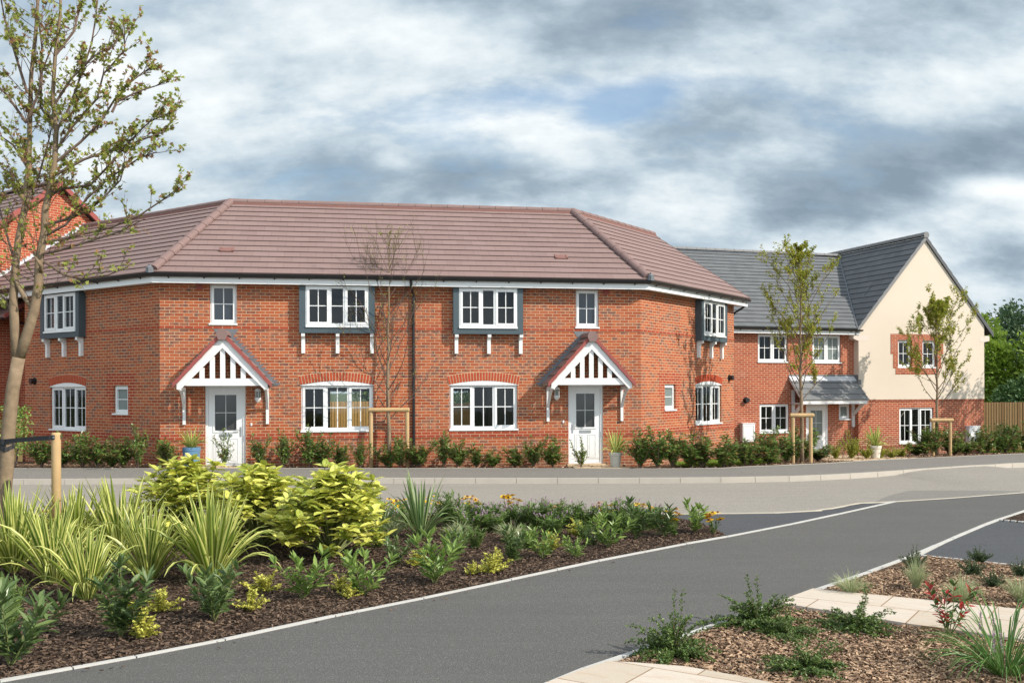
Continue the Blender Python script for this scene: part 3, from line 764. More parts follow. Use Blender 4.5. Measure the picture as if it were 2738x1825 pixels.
# doors
def door(root, fr, s0, s1, z0, z1, handle_right, glassm='dglass', grid=True, full=False):
    f = MB(); ring(f, fr, s0, s1, z0, z1, .062, -.12, -.035, wb=.03)
    part('door_frame', f, M['white'], root)
    a, b, c, d = s0 + .065, s1 - .065, z0 + .033, z1 - .065
    w = b - a
    g0, g1 = a + w * .19, b - w * .19; gb, gt = (z0 + .945, z1 - .225) if not full else (z0 + .35, z1 - .22)
    f = MB(); hh = [(g0, g1, gb, gt)]
    walls(f, fr, a, b, c, d, hh, o=-.06); reveals(f, fr, hh, .03, o=-.06)
    ring(f, fr, g0 - .045, g1 + .045, gb - .045, gt + .045, .045, -.06, -.045)
    if not full:
        for u0, u1 in ((a + w * .14, a + w * .42), (a + w * .58, a + w * .86)):
            ring(f, fr, u0, u1, z0 + .16, z0 + .76, .018, -.06, -.05)
            fr.box(f, u0 + .045, u1 - .045, z0 + .205, z0 + .715, -.06, -.051)
    dd = part('door', f, M['white'], root)
    q = MB(); q.face([fr(g0, gb, -.085), fr(g1, gb, -.085), fr(g1, gt, -.085), fr(g0, gt, -.085)]); part('pane', q, M[glassm], dd)
    q = MB(); mx_, mz_ = (g0 + g1) / 2, (gb + gt) / 2
    fr.box(q, mx_ - .006, mx_ + .006, gb, gt, -.084, -.076); fr.box(q, g0, mx_ - .006, mz_ - .006, mz_ + .006, -.084, -.077); fr.box(q, mx_ + .006, g1, mz_ - .006, mz_ + .006, -.084, -.077)
    part('glazing_bar', q, M['white'], dd)
    q = MB(); hs = (b - .055) if handle_right else (a + .055); sg = -1 if handle_right else 1
    fr.box(q, hs - .016, hs + .016, z0 + .80, z0 + 1.03, -.06, -.045)
    q.tube([fr(hs, z0 + .965, -.05), fr(hs, z0 + .965, .0), fr(hs + sg * .12, z0 + .965, .0)], .010, 6)
    part('handle', q, M['chrome'], dd)
    if not full:
        q = MB(); ring(q, fr, mx_ - .15, mx_ + .15, z0 + .80, z0 + .865, .014, -.06, -.045); fr.box(q, mx_ - .136, mx_ + .136, z0 + .814, z0 + .851, -.06, -.052)
        part('letterbox', q, M['chrome'], dd)
    return dd
door(H, F0, *DOOR_L, True); door(H, F0, *DOOR_R, False)
m = MB(); F0.box(m, 1.0, 2.05, -.3, .028, -.1, .10); part('doorstep', m, M['sandstone'], H)
m = MB(); F0.box(m, 10.04, 11.05, -.3, .028, -.1, .10); part('doorstep', m, M['sandstone'], H)
# canopies
def canopy(root, fr, c, half=1.12):
    D = .75; za, ze = 3.27, 2.03; sl = (za - ze) / half
    zr = lambda s: za - abs(s - c) * sl
    nrm = sqrt(1 + sl * sl)
    roofs = []
    for sg in (-1, 1):
        e = c + sg * half
        q = [fr(e, ze, D + .05), fr(e, ze, .0), fr(c, za, .0), fr(c, za, D + .05)]
        if sg < 0: q = [q[1], q[0], q[3], q[2]]
        q = [p + Vector((0, 0, .06)) for p in q]
        o = trap_roof(root, 'canopy_roof', q[0], q[1], q[2], q[3], .29, 'roof', 'whitep', thick=.035)
        # red tiled verge
        v = MB()
        n = 5
        for k in range(n):
            t0, t1 = k / n, (k + 1) / n
            a = c + sg * half * (1 - t0) * 1.01; b = c + sg * half * (1 - t1) * 1.01 + sg * .0
            z0_, z1_ = ze + (za - ze) * t0, ze + (za - ze) * t1
            v.hexa([fr(a, z0_ - .03 + .015, D + .07), fr(b, z1_ - .03, D + .07), fr(b, z1_ - .03, D + .0), fr(a, z0_ - .03 + .015, D + .0),
                    fr(a, z0_ + .105, D + .07), fr(b, z1_ + .085, D + .07), fr(b, z1_ + .085, D), fr(a, z0_ + .105, D)])
        part('verge', v, M['redtile'], o)
    r = MB(); ridge_run(r, fr(c, za + .01, 0), fr(c, za + .01, D + .12), r=.125, seg=.44, squash=1.0)
    disc = [(.128 * cos(t), .128 * sin(t)) for t in [-.25 + (pi + .5) * k / 12 for k in range(13)]] + [(-.085, -.13), (.085, -.13)]
    r.face([fr(c + x, za + .01 + y, D + .122) for x, y in disc]); r.face([fr(c + x, za + .01 + y, D + .08) for x, y in disc][::-1])
    for p, q in zip(disc, disc[1:] + disc[:1]): r.face([fr(c + p[0], za + .01 + p[1], D + .122), fr(c + p[0], za + .01 + p[1], D + .08), fr(c + q[0], za + .01 + q[1], D + .08), fr(c + q[0], za + .01 + q[1], D + .122)])
    part('canopy_ridge', r, M['ridge'], root, smooth=False)
    # barge boards with tie, studs
    b = MB(); bw = .20
    for sg in (-1, 1):
        e = c + sg * (half - .08)
        zt_e = ze + .08 * sl - .0
        dz = bw * nrm
        o0, o1 = D - .03, D + .012
        # quad board (lower end cut level)
        P = [(c, za - .0), (e, zr(e)), (e, zr(e) - .125), (e - sg * .085, zr(e) - .125), (c, za - dz)]
        for o_ in (o1, o0):
            b.face([fr(s, z - .015, o_) for s, z in (P if (sg < 0) == (o_ == o1) else P[::-1])])
        for (p, q) in zip(P, P[1:] + P[:1]):
            b.face([fr(p[0], p[1] - .015, o0), fr(p[0], p[1] - .015, o1), fr(q[0], q[1] - .015, o1), fr(q[0], q[1] - .015, o0)])
    part('barge_board', b, M['whitep'], root)
    b = MB(); inner = lambda s: zr(s) - bw * nrm - .0
    fr.box(b, c - .86, c + .86, 2.065, 2.235, D - .06, D - .031)
    part('tie_beam', b, M['whitep'], root)
    for k in (-2, -1, 0, 1, 2):
        b = MB(); s = c + k * .236
        fr.box(b, s - .057, s + .057, 2.235, inner(abs(k) * .236 * (1 if k > 0 else -1) + c) + .04, D - .075, D - .032)
        part('canopy_stud', b, M['whitep'], root)
    # side wall plates and gallows brackets
    for sg in (-1, 1):
        b = MB(); s = c + sg * .98
        fr.box(b, s - .035, s + .035, 1.13, 2.0, .002, .06)
        pts = []
        for k in range(7):
            t = k / 6; pts.append((.06 + .55 * t, 1.48 + .47 * (1 - (1 - t) ** 1.6)))
        for (o0_, z0_), (o1_, z1_) in zip(pts, pts[1:]):
            b.hexa([fr(s - .028, z0_, o0_), fr(s + .028, z0_, o0_), fr(s + .028, z1_, o1_), fr(s - .028, z1_, o1_),
                    fr(s - .028, z0_ + .07, o0_ - .03), fr(s + .028, z0_ + .07, o0_ - .03), fr(s + .028, z1_ + .05, o1_ - .03), fr(s - .028, z1_ + .05, o1_ - .03)])
        fr.box(b, s - .035, s + .035, 1.95, 2.03, .06, D - .03)
        part('canopy_bracket', b, M['whitep'], root)
    # stepped lead flashing on the wall
    f = MB(); st = .075; z = za + .14
    f.face([fr(c - .31, za + .19, .006), fr(c + .31, za + .19, .006), fr(c + .16, za - .02, .006), fr(c - .16, za - .02, .006)])
    while z > ze + .05:
        for sg in (-1, 1):
            hw = (za + .03 - (z - st)) / sl
            if hw > 0:
                i0 = max(0, hw - .12)
                a = [fr(c + sg * i0, z - st, .007), fr(c + sg * (hw + .11), z - st, .007), fr(c + sg * (hw + .19), z, .007), fr(c + sg * max(0, i0 - st / sl), z, .007)]
                f.face(a if sg > 0 else a[::-1])
        z -= st
    part('lead_flashing', f, M['lead'], root)
canopy(H, F0, 1.545); canopy(H, F0, 10.52)
# wall lamps and bell pushes
def lamp(root, fr, s, z):
    m = MB(); fr.box(m, s - .05, s + .05, z - .12, z + .12, 0, .03); part_o = part('wall_lamp', m, M['white'], root)
    m = MB(); prof = [(.17, .02), (.165, .055), (.12, .075), (.11, .07)]
    def lathe(pr, mat, nm):
        q = MB(); n = 12; cc = fr(s, 0, .10)
        for (z0_, r0), (z1_, r1) in zip(pr, pr[1:]):
            for k in range(n):
                t0, t1 = 2 * pi * k / n, 2 * pi * (k + 1) / n
                q.face([(cc.x + r0 * cos(t0), cc.y + r0 * sin(t0), z + z0_), (cc.x + r0 * cos(t1), cc.y + r0 * sin(t1), z + z0_), (cc.x + r1 * cos(t1), cc.y + r1 * sin(t1), z + z1_), (cc.x + r1 * cos(t0), cc.y + r1 * sin(t0), z + z1_)])
        part(nm, q, M[mat], part_o)
    lathe([(.175, .001), (.165, .05), (.12, .078), (.10, .078), (.10, .0)], 'white', 'lamp_cap')
    lathe([(.10, .05), (-.06, .05)], 'frost', 'lamp_glass')
    lathe([(-.055, .0), (-.055, .076), (-.09, .076), (-.14, .05), (-.165, .03), (-.17, .001)], 'white', 'lamp_base')
    q = MB()
    for k in range(6):
        t = 2 * pi * k / 6; cc = fr(s, 0, .10); q.tube([(cc.x + .06 * cos(t), cc.y + .06 * sin(t), z + .1), (cc.x + .06 * cos(t), cc.y + .06 * sin(t), z - .06)], .006, 4)
    part('lamp_cage', q, M['white'], part_o)
lamp(H, F0, 2.30, 1.83); lamp(H, F0, 9.76, 1.85)
for s_ in (2.14, 9.95):
    m = MB(); F0.box(m, s_ - .02, s_ + .02, 1.09, 1.16, 0, .02); part('door_bell', m, M['white'], H)
for s_ in (.93, 11.1):
    m = MB(); F0.box(m, s_ - .08, s_ + .08, 4.41, 4.56, 0, .012); part('air_brick', m, M['redtile'], H)
def flue(root, fr, s, z, r=.075):
    m = MB(); m.tube([fr(s, z, 0), fr(s, z, .02)], [r * 1.35] * 2, 14); m.tube([fr(s, z, .02), fr(s, z, .14)], [r, r], 14); part('flue', m, M['black'], root, smooth=False)
flue(H, FL, -5.62, 2.23); flue(H, FR, 5.75, 2.30)
# eaves: soffit, fascia, gutter
def eave_path(o):
    t = o * math.tan(pi / 8)
    return [FL(-8.0, 0, o), F0(-t, 0, o), F0(W + t, 0, o), FR(WL + .36, 0, o)]
m = MB()
pi_, po_ = eave_path(-.01), eave_path(.30)
for i in range(3):
    a, b, c, d = pi_[i], pi_[i + 1], po_[i + 1], po_[i]
    m.face([(p.x, p.y, 4.545) for p in (a, b, c, d)])
part('soffit', m, M['white'], H)
m = MB(); pa, pb = eave_path(.28), eave_path(.305)
for i in range(3):
    m.hexa([(p.x, p.y, z) for z in (4.525, 4.70) for p in (pa[i], pa[i + 1], pb[i + 1], pb[i])])
part('fascia', m, M['white'], H)
def gutter(root, path, z, r=.062, step=.82, tail=0):
    m = MB(); n = 7
    P = [Vector((p.x, p.y, z)) for p in path]
    def nrm(i):
        ds = []
        if i > 0: ds.append((P[i] - P[i - 1]).normalized())
        if i < len(P) - 1: ds.append((P[i + 1] - P[i]).normalized())
        d = sum(ds, Vector()) / len(ds); k = 1 / max(.3, d.length); d.normalize()
        return Vector((d.y, -d.x, 0)) * k
    ring_ = []
    for i, p in enumerate(P):
        nn = nrm(i); ring_.append([p + nn * cos(pi + pi * k / n) * r + Vector((0, 0, sin(pi + pi * k / n) * r)) for k in range(n + 1)])
    for a, b in zip(ring_, ring_[1:]):
        for k in range(n): m.face([a[k], a[k + 1], b[k + 1], b[k]])
        m.face([a[0] + Vector((0, 0, .004)), b[0] + Vector((0, 0, .004)), b[n] + Vector((0, 0, -.01)), a[n] + Vector((0, 0, -.01))])
    m.face(ring_[0]); m.face(ring_[-1][::-1])
    g_ = part('gutter', m, M['black'], root)
    for a, b in zip(P, P[1:]):
        L = (b - a).length; k = max(1, int(L / step)); d = (b - a) / L; nn = Vector((d.y, -d.x, 0))
        for i in range(k):
            c = a + d * (L * (i + .5) / k); q = MB()
            rr = [c + nn * cos(pi + pi * j / 5) * r * 1.1 + Vector((0, 0, sin(pi + pi * j / 5) * r * 1.12)) for j in range(6)]
            for j in range(5): q.face([rr[j] - d * .016, rr[j + 1] - d * .016, rr[j + 1] + d * .016, rr[j] + d * .016])
            e = c - nn * r + Vector((0, 0, -.09)); w_ = d * .014
            q.hexa([e - w_, e + w_, e + w_ + nn * .012, e - w_ + nn * .012, c - nn * r - w_, c - nn * r + w_, c + w_ + Vector((0, 0, -r)), c - w_ + Vector((0, 0, -r))])
            part('gutter_bracket', q, M['black'], g_)
    return g_
gutter(H, eave_path(.372), 4.725)
# downpipes
m = MB(); m.tube([F0(6.02, 4.66, .36), F0(6.03, 4.5, .33), F0(6.10, 4.32, .07), F0(6.10, 4.2, .06), F0(6.10, -.1, .06)], .034, 10)
for z in (3.6, 2.05, .9): m.tube([F0(6.10, z - .03, .06), F0(6.10, z + .03, .06)], .043, 10)
part('downpipe', m, M['black'], H, smooth=False)
m = MB(); m.tube([FR(WL + .30, 4.66, .30), FR(WL + .27, 4.5, .2), FR(WL + .06, 4.34, .02), FR(WL + .06, 4.2, -.1), FR(WL + .06, 0, -.1)], .034, 8); part('downpipe', m, M['black'], H)
# roof
ZE, ZR = 4.765, 7.08
te = .385 * math.tan(pi / 8)
RL, RR = F0(1.344, ZR, -2.98), F0(10.909, ZR, -2.98)
trap_roof(H, 'roof', F0(-te, ZE, .385), F0(W + te, ZE, .385), RR, RL, .30, 'roof', 'dark')
trap_roof(H, 'roof', FL(-8.1, ZE, .385), F0(-te, ZE, .385), RL, FL(-8.1, ZR, -2.98), .30, 'roof', 'dark')
RE = FR(WL + .37, ZR, -2.98)
trap_roof(H, 'roof', F0(W + te, ZE, .385), FR(WL + .37, ZE, .385), RE, RR, .30, 'roof', 'dark')
tbb = 6.3 * math.tan(pi / 8)
trap_roof(H, 'roof', F0(W - tbb, ZE, -6.345), F0(tbb, ZE, -6.345), RL, RR, .30, 'roof', 'dark')
trap_roof(H, 'roof', F0(tbb, ZE, -6.345), FL(-8.1, ZE, -6.345), FL(-8.1, ZR, -2.98), RL, .30, 'roof', 'dark')
trap_roof(H, 'roof', FR(WL + .37, ZE, -6.345), F0(W - tbb, ZE, -6.345), RR, RE, .30, 'roof', 'dark')
up = Vector((0, 0, .03))
for a, b in ((F0(-te + .06, ZE + .05, .33), RL), (F0(W + te - .06, ZE + .05, .33), RR)):
    m = MB(); ridge_run(m, a + up, b + up, .125, .42); part('hip_tiles', m, M['ridge'], H)
for a, b in ((RL, RR), (FL(-8.1, ZR, -2.98), RL), (RR, RE)):
    m = MB(); ridge_run(m, a + up * .6, b + up * .6, .115, .45); q = part('ridge_tiles', m, M['ridge'], H)
    m = MB(); d_ = (b - a).normalized(); sd = d_.cross(Vector((0, 0, 1))).normalized()
    for s_ in (-1, 1):
        o_ = sd * s_ * .122; m.hexa([a + o_ * .9 + up * (-3.2), b + o_ * .9 + up * (-3.2), b + o_ * 1.06 + up * (-3.2), a + o_ * 1.06 + up * (-3.2), a + o_ * .9 - up * .1, b + o_ * .9 - up * .1, b + o_ * 1.06 - up * .6, a + o_ * 1.06 - up * .6])
    part('mortar_bedding', m, M['ridger'], q)
for a in (F0(-te, ZE + .04, .36), F0(W + te, ZE + .04, .36)):
    m = MB(); m.tube([a + Vector((0, 0, -.04)), a + Vector((0, -.02, .05)), a + Vector((0, .03, .1))], [.1, .09, .05], 8); m.tube([a + Vector((0, 0, .08)), a + Vector((-.01, -.04, .16))], [.02, .012], 5)
    part('hip_iron', m, M['lead'], H)
# dry verge at the right end
m = MB()
n_ = 13
for k in range(n_):
    t0, t1 = k / n_, (k + 1) / n_; a = FR(WL + .37, ZE, .385).lerp(RE, t0); b = FR(WL + .37, ZE, .385).lerp(RE, t1)
    e = FR.d * .03; m.hexa([a - Vector((0, 0, .06)), b - Vector((0, 0, .06)), b - Vector((0, 0, .06)) + e, a - Vector((0, 0, .06)) + e, a + Vector((0, 0, .045)), b + Vector((0, 0, .02)), b + Vector((0, 0, .02)) + e, a + Vector((0, 0, .045)) + e])
part('verge', m, M['ridge'], H)
# two roof vents
for s_, t_ in ((1.50, .30), (10.03, .29)):
    zc_ = ZE + (ZR - ZE) * t_; oc = .385 - 3.365 * t_
    m = MB()
    dn = (Vector(F0(0, ZR, -2.98)) - Vector(F0(0, ZE, .385))).normalized(); nn = F0.d.cross(dn).normalized()
    c0 = F0(s_, zc_, oc) + nn * .012
    for a, b, w_ in ((-.17, -.13, .13), (.13, .17, .13)):
        m.hexa([c0 + F0.d * a - dn * w_ + nn * h for h in (0,)] + [c0 + F0.d * b - dn * w_, c0 + F0.d * b + dn * w_, c0 + F0.d * a + dn * w_] + [c0 + F0.d * a - dn * w_ + nn * .045, c0 + F0.d * b - dn * w_ + nn * .045, c0 + F0.d * b + dn * w_ + nn * .015, c0 + F0.d * a + dn * w_ + nn * .015])
    m.hexa([c0 - F0.d * .13 - dn * .13, c0 + F0.d * .13 - dn * .13, c0 + F0.d * .13 + dn * .1, c0 - F0.d * .13 + dn * .1, c0 - F0.d * .13 - dn * .13 + nn * .03, c0 + F0.d * .13 - dn * .13 + nn * .03, c0 + F0.d * .13 + dn * .1 + nn * .01, c0 - F0.d * .13 + dn * .1 + nn * .01])
    part('roof_vent', m, M['ridger'], H)

# ------------------------------------------------------------------ neighbouring brick house on the left
NB = empty('brick_house', (0, 0, 0), 'orange brick house with red-edged gable, half hidden behind the tall left tree', 'house')
FN = Fr(tuple(FL(-8.1, 0, -2.1)[:2]), YAW - pi / 4 + pi / 2)   # gable wall, s runs away from the street
def gabp(s, z): return FN(s, z, 0)
m = MB()
hb = 3.95; za = 8.20; ze = za - hb * .80
m.face([gabp(-hb, -.9), gabp(hb, -.9), gabp(hb, ze), gabp(0, za), gabp(-hb, ze)], [(-hb, -.9), (hb, -.9), (hb, ze), (0, za), (-hb, ze)])
bk = -10.0
m.face([FN(-hb, -.9, 0), FN(-hb, ze, 0), FN(-hb, ze, bk), FN(-hb, -.9, bk)], [(0, -.9), (0, ze), (10, ze), (10, -.9)])
m.face([FN(hb, -.9, 0), FN(hb, -.9, bk), FN(hb, ze, bk), FN(hb, ze, 0)], [(0, -.9), (10, -.9), (10, ze), (0, ze)])
part('gable_wall', m, M['brick3'], NB)
ov = .18
for sg in (-1, 1):
    e = FN(sg * (hb + .25), ze - .2, ov); e2 = FN(sg * (hb + .25), ze - .2, bk); t = FN(0, za, ov); t2 = FN(0, za, bk)
    q = [p + Vector((0, 0, .12)) for p in ((e2, e, t, t2) if sg < 0 else (e, e2, t2, t))]
    trap_roof(NB, 'roof', *q, .30, 'roof', 'dark')
    m = MB(); n_ = 14
    for k in range(n_):
        a = FN(sg * (hb + .25), ze - .2, ov).lerp(t, k / n_); b = FN(sg * (hb + .25), ze - .2, ov).lerp(t, (k + 1) / n_); ee = FN.n * .06
        m.hexa([a, b, b + ee, a + ee, a + Vector((0, 0, .19)), b + Vector((0, 0, .165)), b + ee + Vector((0, 0, .165)), a + ee + Vector((0, 0, .19))])
    part('verge', m, M['redtile'], NB)
m = MB(); ridge_run(m, FN(0, za + .14, ov + .06), FN(0, za + .14, bk), .115, .45); part('ridge_tiles', m, M['ridge'], NB)
# stepped flashing where the brown roof meets this gable
m = MB(); s = -2.3
while s < .85:
    zz = ZE + (ZR - ZE) * ((s + 2.1) + .385) / 3.365
    m.face([FN(s, zz - .02, .012), FN(s + .12, zz + .06, .012), FN(s + .12, zz + .17, .012), FN(s, zz + .17, .012)]); s += .12
part('lead_flashing', m, M['leadl'], NB)
# link between the two houses: dark recessed wall, small lower roof, downpipe
m = MB(); m.face([FL(-8.1, -.9, -.9), FL(-WL, -.9, -.9), FL(-WL, 4.7, -.9), FL(-8.1, 4.7, -.9)], [(0, -.9), (2, -.9), (2, 4.7), (0, 4.7)])
part('link_wall', m, M['brick3'], NB)
trap_roof(NB, 'lower_roof', FL(-8.1, 4.0, .25), FL(-6.75, 4.0, .25), FL(-6.75, 4.7, -.85), FL(-8.1, 4.7, -.85), .30, 'roof', 'dark')
m = MB(); a = FL(-6.74, 3.98, .27); b = FL(-6.74, 4.70, -.85); e = FL.d * .05
m.hexa([a, b, b + e, a + e, a + Vector((0, 0, .12)), b + Vector((0, 0, .12)), b + e + Vector((0, 0, .12)), a + e + Vector((0, 0, .12))]); part('verge', m, M['redtile'], NB)
gutter(NB, [FL(-8.1, 0, .30), FL(-6.7, 0, .30)], 4.0)
m = MB(); m.tube([FL(-6.62, 3.95, .1), FL(-6.62, 3.7, -.8), FL(-6.62, 0, -.83)], .034, 8); part('downpipe', m, M['black'], NB)

# ------------------------------------------------------------------ far house, cream gable and grey roof
A2 = radians(18); G1 = (12.45, 35.7); FG = Fr(G1, A2)
i2 = FG(0, 0, -.25); FF = Fr((i2.x, i2.y), A2)
K = empty('rendered_gable_house', (0, 0, 0), 'red brick house with grey tiled roof and a tall cream rendered gable on the right', 'house')
LF = 8.0
hF = [(-3.97, -2.76, 2.875, 3.88), (-1.746, -.55, 2.86, 3.875), (-3.91, -2.715, .40, 1.43), (-.64, -.17, .83, 1.40), (-2.02, -1.09, -.65, 1.41)]
m = MB(); walls(m, FF, -LF, 0, -1.4, 4.0, hF); reveals(m, FF, hF); part('front_wall', m, M['brick2'], K)
m = MB(); m.face([FF(-LF, -1.4, 0), FF(-LF, 4, 0), FF(-LF, 7.3, -4.6), FF(-LF, 4, -9.2), FF(-LF, -1.4, -9.2)], [(0, -1.4), (0, 4), (4.6, 7.3), (9.2, 4), (9.2, -1.4)])
m.face([FF(-LF, -1.4, -9.2), FF(-LF, 4, -9.2), FG(5.61, 4, -9.45), FG(5.61, -1.4, -9.45)], [(0, -1.4), (0, 4), (13, 4), (13, -1.4)])
part('back_wall', m, M['brick2'], K)
hG = [(1.70, 2.32, 2.705, 3.73), (2.78, 3.40, 2.705, 3.72), (1.765, 3.29, -.08, 1.25)]
m = MB(); walls(m, FG, 0, 5.60, -1.4, 1.50, hG, o=-.0); reveals(m, FG, hG)
m.face([FG(0, -1.4, -.25), FG(0, -1.4, 0), FG(0, 1.5, 0), FG(0, 1.5, -.25)], [(0, -1.4), (.25, -1.4), (.25, 1.5), (0, 1.5)])
m.face([FG(5.6, -1.4, 0), FG(5.6, -1.4, -9.4), FG(5.6, 1.5, -9.4), FG(5.6, 1.5, 0)], [(0, -1.4), (9.4, -1.4), (9.4, 1.5), (0, 1.5)])
part('gable_base_wall', m, M['brick2'], K)
m = MB(); walls(m, FG, 0, 5.61, 1.56, 3.95, hG, o=.018)
aps, apz = 2.92, 7.40; sl = 1.146
zl = lambda s: apz - abs(s - aps) * sl
m.face([FG(0, 3.95, .018), FG(5.61, 3.95, .018), FG(5.61, zl(5.61), .018), FG(aps, apz, .018), FG(0, zl(0), .018)])
m.face([FG(0, 1.56, -.25), FG(0, 1.56, .018), FG(0, 3.95, .018), FG(0, 3.95, -.25)]); m.face([FG(5.61, 1.56, .018), FG(5.61, 1.56, -9.4), FG(5.61, 3.98, -9.4), FG(5.61, 3.98, .018)])
m.face([FG(0, 1.56, 0), FG(5.61, 1.56, 0), FG(5.61, 1.56, .018), FG(0, 1.56, .018)])
part('gable_wall', m, M['cream'], K)
m = MB()
m.face([FG(-.006, 1.485, .012), FG(5.615, 1.485, .012), FG(5.615, 1.56, .012), FG(-.006, 1.56, .012)], [(0, 0), (5.6, 0), (5.6, .075), (0, .075)])
m.face([FG(-.006, 1.485, 0), FG(5.615, 1.485, 0), FG(5.615, 1.485, .012), FG(-.006, 1.485, .012)])
m.face([FG(0, -.16, .012), FG(5.615, -.16, .012), FG(5.615, -.085, .012), FG(0, -.085, .012)], [(0, 0), (5.6, 0), (5.6, .075), (0, .075)])
m.face([FG(0, -.16, 0), FG(5.615, -.16, 0), FG(5.615, -.16, .012), FG(0, -.16, .012)])
m.face([FG(0, -.085, .012), FG(5.615, -.085, .012), FG(5.615, -.085, 0), FG(0, -.085, 0)])
part('brick_band', m, M['band'], K)
m = MB()
walls(m, FG, 1.379, 3.72, 3.214, 3.946, hG, o=.030); walls(m, FG, 1.483, 3.62, 2.70, 3.214, hG, o=.030); walls(m, FG, 1.592, 3.51, 2.478, 2.70, hG, o=.030)
reveals(m, FG, hG[:2], .06, o=.030)
for a, b, z0_, z1_ in ((1.379, 3.72, 3.214, 3.946), (1.483, 3.62, 2.70, 3.214), (1.592, 3.51, 2.478, 2.70)):
    for s_ in (a, b): m.face([FG(s_, z0_, .018), FG(s_, z0_, .030), FG(s_, z1_, .030), FG(s_, z1_, .018)])
part('brick_surround', m, M['brick2'], K)
# kneelers
for (a, b) in ((-.213, 0), (5.612, 5.856)):
    m = MB(); sgn = 1 if a < 0 else -1
    lo, hi = (3.74, 3.69) if a < 0 else (3.69, 3.74)
    m.hexa([FG(a, lo, .022), FG(b, hi - (.02 if a < 0 else 0), .022), FG(b, hi, -.5), FG(a, lo, -.5), FG(a, 3.93, .022), FG(b, 3.93, .022), FG(b, 3.93, -.5), FG(a, 3.93, -.5)])
    part('kneeler', m, M['creamp'], K)
m = MB(); FG.box(m, .002, .448, 3.685, 3.872, .018, .0215); part('unpainted_patch', m, M['creamp'], K)
m = MB(); FG.box(m, 5.40, 5.61, 3.70, 3.86, .018, .0215); part('unpainted_patch', m, M['creamp'], K)
window(K, FF, *hF[0], [C1(.5), C1(.5)]); window(K, FF, *hF[1], [C1(.5), C1(.5)], glassm='frost', label='window with frosted panes')
window(K, FF, *hF[2], [C1(.5), C1(.5)]); window(K, FF, *hF[3], [(1, 'c', 0, False)], glassm='frost', label='small frosted window')
window(K, FG, *hG[0], [C1(1)]); window(K, FG, *hG[1], [C1(1)]); window(K, FG, *hG[2], [C1(.37), F1(.25, 0), C1(.38)])
door(K, FF, *hF[4], False, glassm='frost', full=False)
m = MB(); FF.box(m, -LF, 5.4, 1.7, 1.9, -9, -.3); FF.box(m, -LF, 5.4, -.9, -.7, -9, -.3); FF.box(m, -LF, 0, -.7, 3.9, -3.6, -3.5); FF.box(m, .1, 5.4, -.7, 3.9, -3.6, -3.5)
for s_ in (-2.4, -.9, 0.2): FF.box(m, s_ - .05, s_ + .05, -.7, 3.9, -3.5, -.3)
part('partition_wall', m, M['plaster'], K)
for fr, a, b, c, d in ((FF, -4.70, -4.22, .135, .75), (FG, 4.75, 5.25, -.08, .53)):
    m = MB(); fr.box(m, a, b, c, d, 0, .2); fr.box(m, a - .015, b + .015, d, d + .03, 0, .215)
    mb_ = part('meter_box', m, M['white'], K)
    m = MB(); ring(m, fr, a + .04, b - .04, c + .04, d - .05, .02, .2, .212); part('meter_door', m, M['white'], mb_)
m = MB(); m.tube([FF(-4.46, .13, .06), FF(-4.46, -.7, .06)], .02, 6); part('service_pipe', m, M['white'], K)
flue(K, FF, -4.457, 1.568, .08)
m = MB(); po = [FF(-LF, 0, .28), FF(.03, 0, .28)]
FF.box(m, -LF, .04, 3.885, 4.03, .27, .30); FF.box(m, -LF, .0, 3.90, 3.915, 0, .27); part('fascia', m, M['white'], K)
gutter(K, [FF(-LF, 0, .36), FF(.10, 0, .36)], 4.065, .06)
m = MB(); m.tube([FG(5.95, 3.75, -.3), FG(5.9, 3.6, -.3), FG(5.68, 3.5, -.35), FG(5.68, -.8, -.35)], .034, 8); part('downpipe', m, M['black'], K)
trap_roof(K, 'roof', FF(-LF - .1, 4.10, .37), FF(-.10, 4.10, .37), FF(aps - .1, 7.42, -4.65), FF(-LF - .1, 7.42, -4.65), .285, 'roofg', 'dark')
trap_roof(K, 'roof', FF(2.9, 4.10, -9.6), FF(-LF - .1, 4.10, -9.6), FF(-LF - .1, 7.42, -4.65), FF(2.9, 7.42, -4.65), .285, 'roofg', 'dark')
gt = .16
m_l = [FG(-.16, zl(-.16) + gt - .02, -9.9), FG(-.16, zl(-.16) + gt - .02, .05), FG(aps, apz + gt - .02, .05), FG(aps, apz + gt - .02, -9.9)]
trap_roof(K, 'roof', *m_l, .285, 'roofg', 'dark')
m_r = [FG(5.99, zl(5.99) + gt - .02, .05), FG(5.99, zl(5.99) + gt - .02, -9.9), FG(aps, apz + gt - .02, -9.9), FG(aps, apz + gt - .02, .05)]
trap_roof(K, 'roof', *m_r, .285, 'roofg', 'dark')
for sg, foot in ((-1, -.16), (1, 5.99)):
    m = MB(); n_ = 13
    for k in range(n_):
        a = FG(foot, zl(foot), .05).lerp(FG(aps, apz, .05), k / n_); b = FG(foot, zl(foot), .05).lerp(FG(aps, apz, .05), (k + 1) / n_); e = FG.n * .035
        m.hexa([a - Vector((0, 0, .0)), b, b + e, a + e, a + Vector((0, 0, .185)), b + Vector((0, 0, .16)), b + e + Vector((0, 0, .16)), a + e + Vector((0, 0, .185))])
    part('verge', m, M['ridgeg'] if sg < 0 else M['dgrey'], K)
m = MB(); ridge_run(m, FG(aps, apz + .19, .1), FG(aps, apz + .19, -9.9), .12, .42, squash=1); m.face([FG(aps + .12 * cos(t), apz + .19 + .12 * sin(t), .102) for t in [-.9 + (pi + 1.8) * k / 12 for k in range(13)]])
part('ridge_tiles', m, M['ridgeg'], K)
m = MB(); ridge_run(m, FF(-LF - .1, 7.46, -4.65), FF(aps - .05, 7.46, -4.65), .11, .42); part('ridge_tiles', m, M['ridgeg'], K)
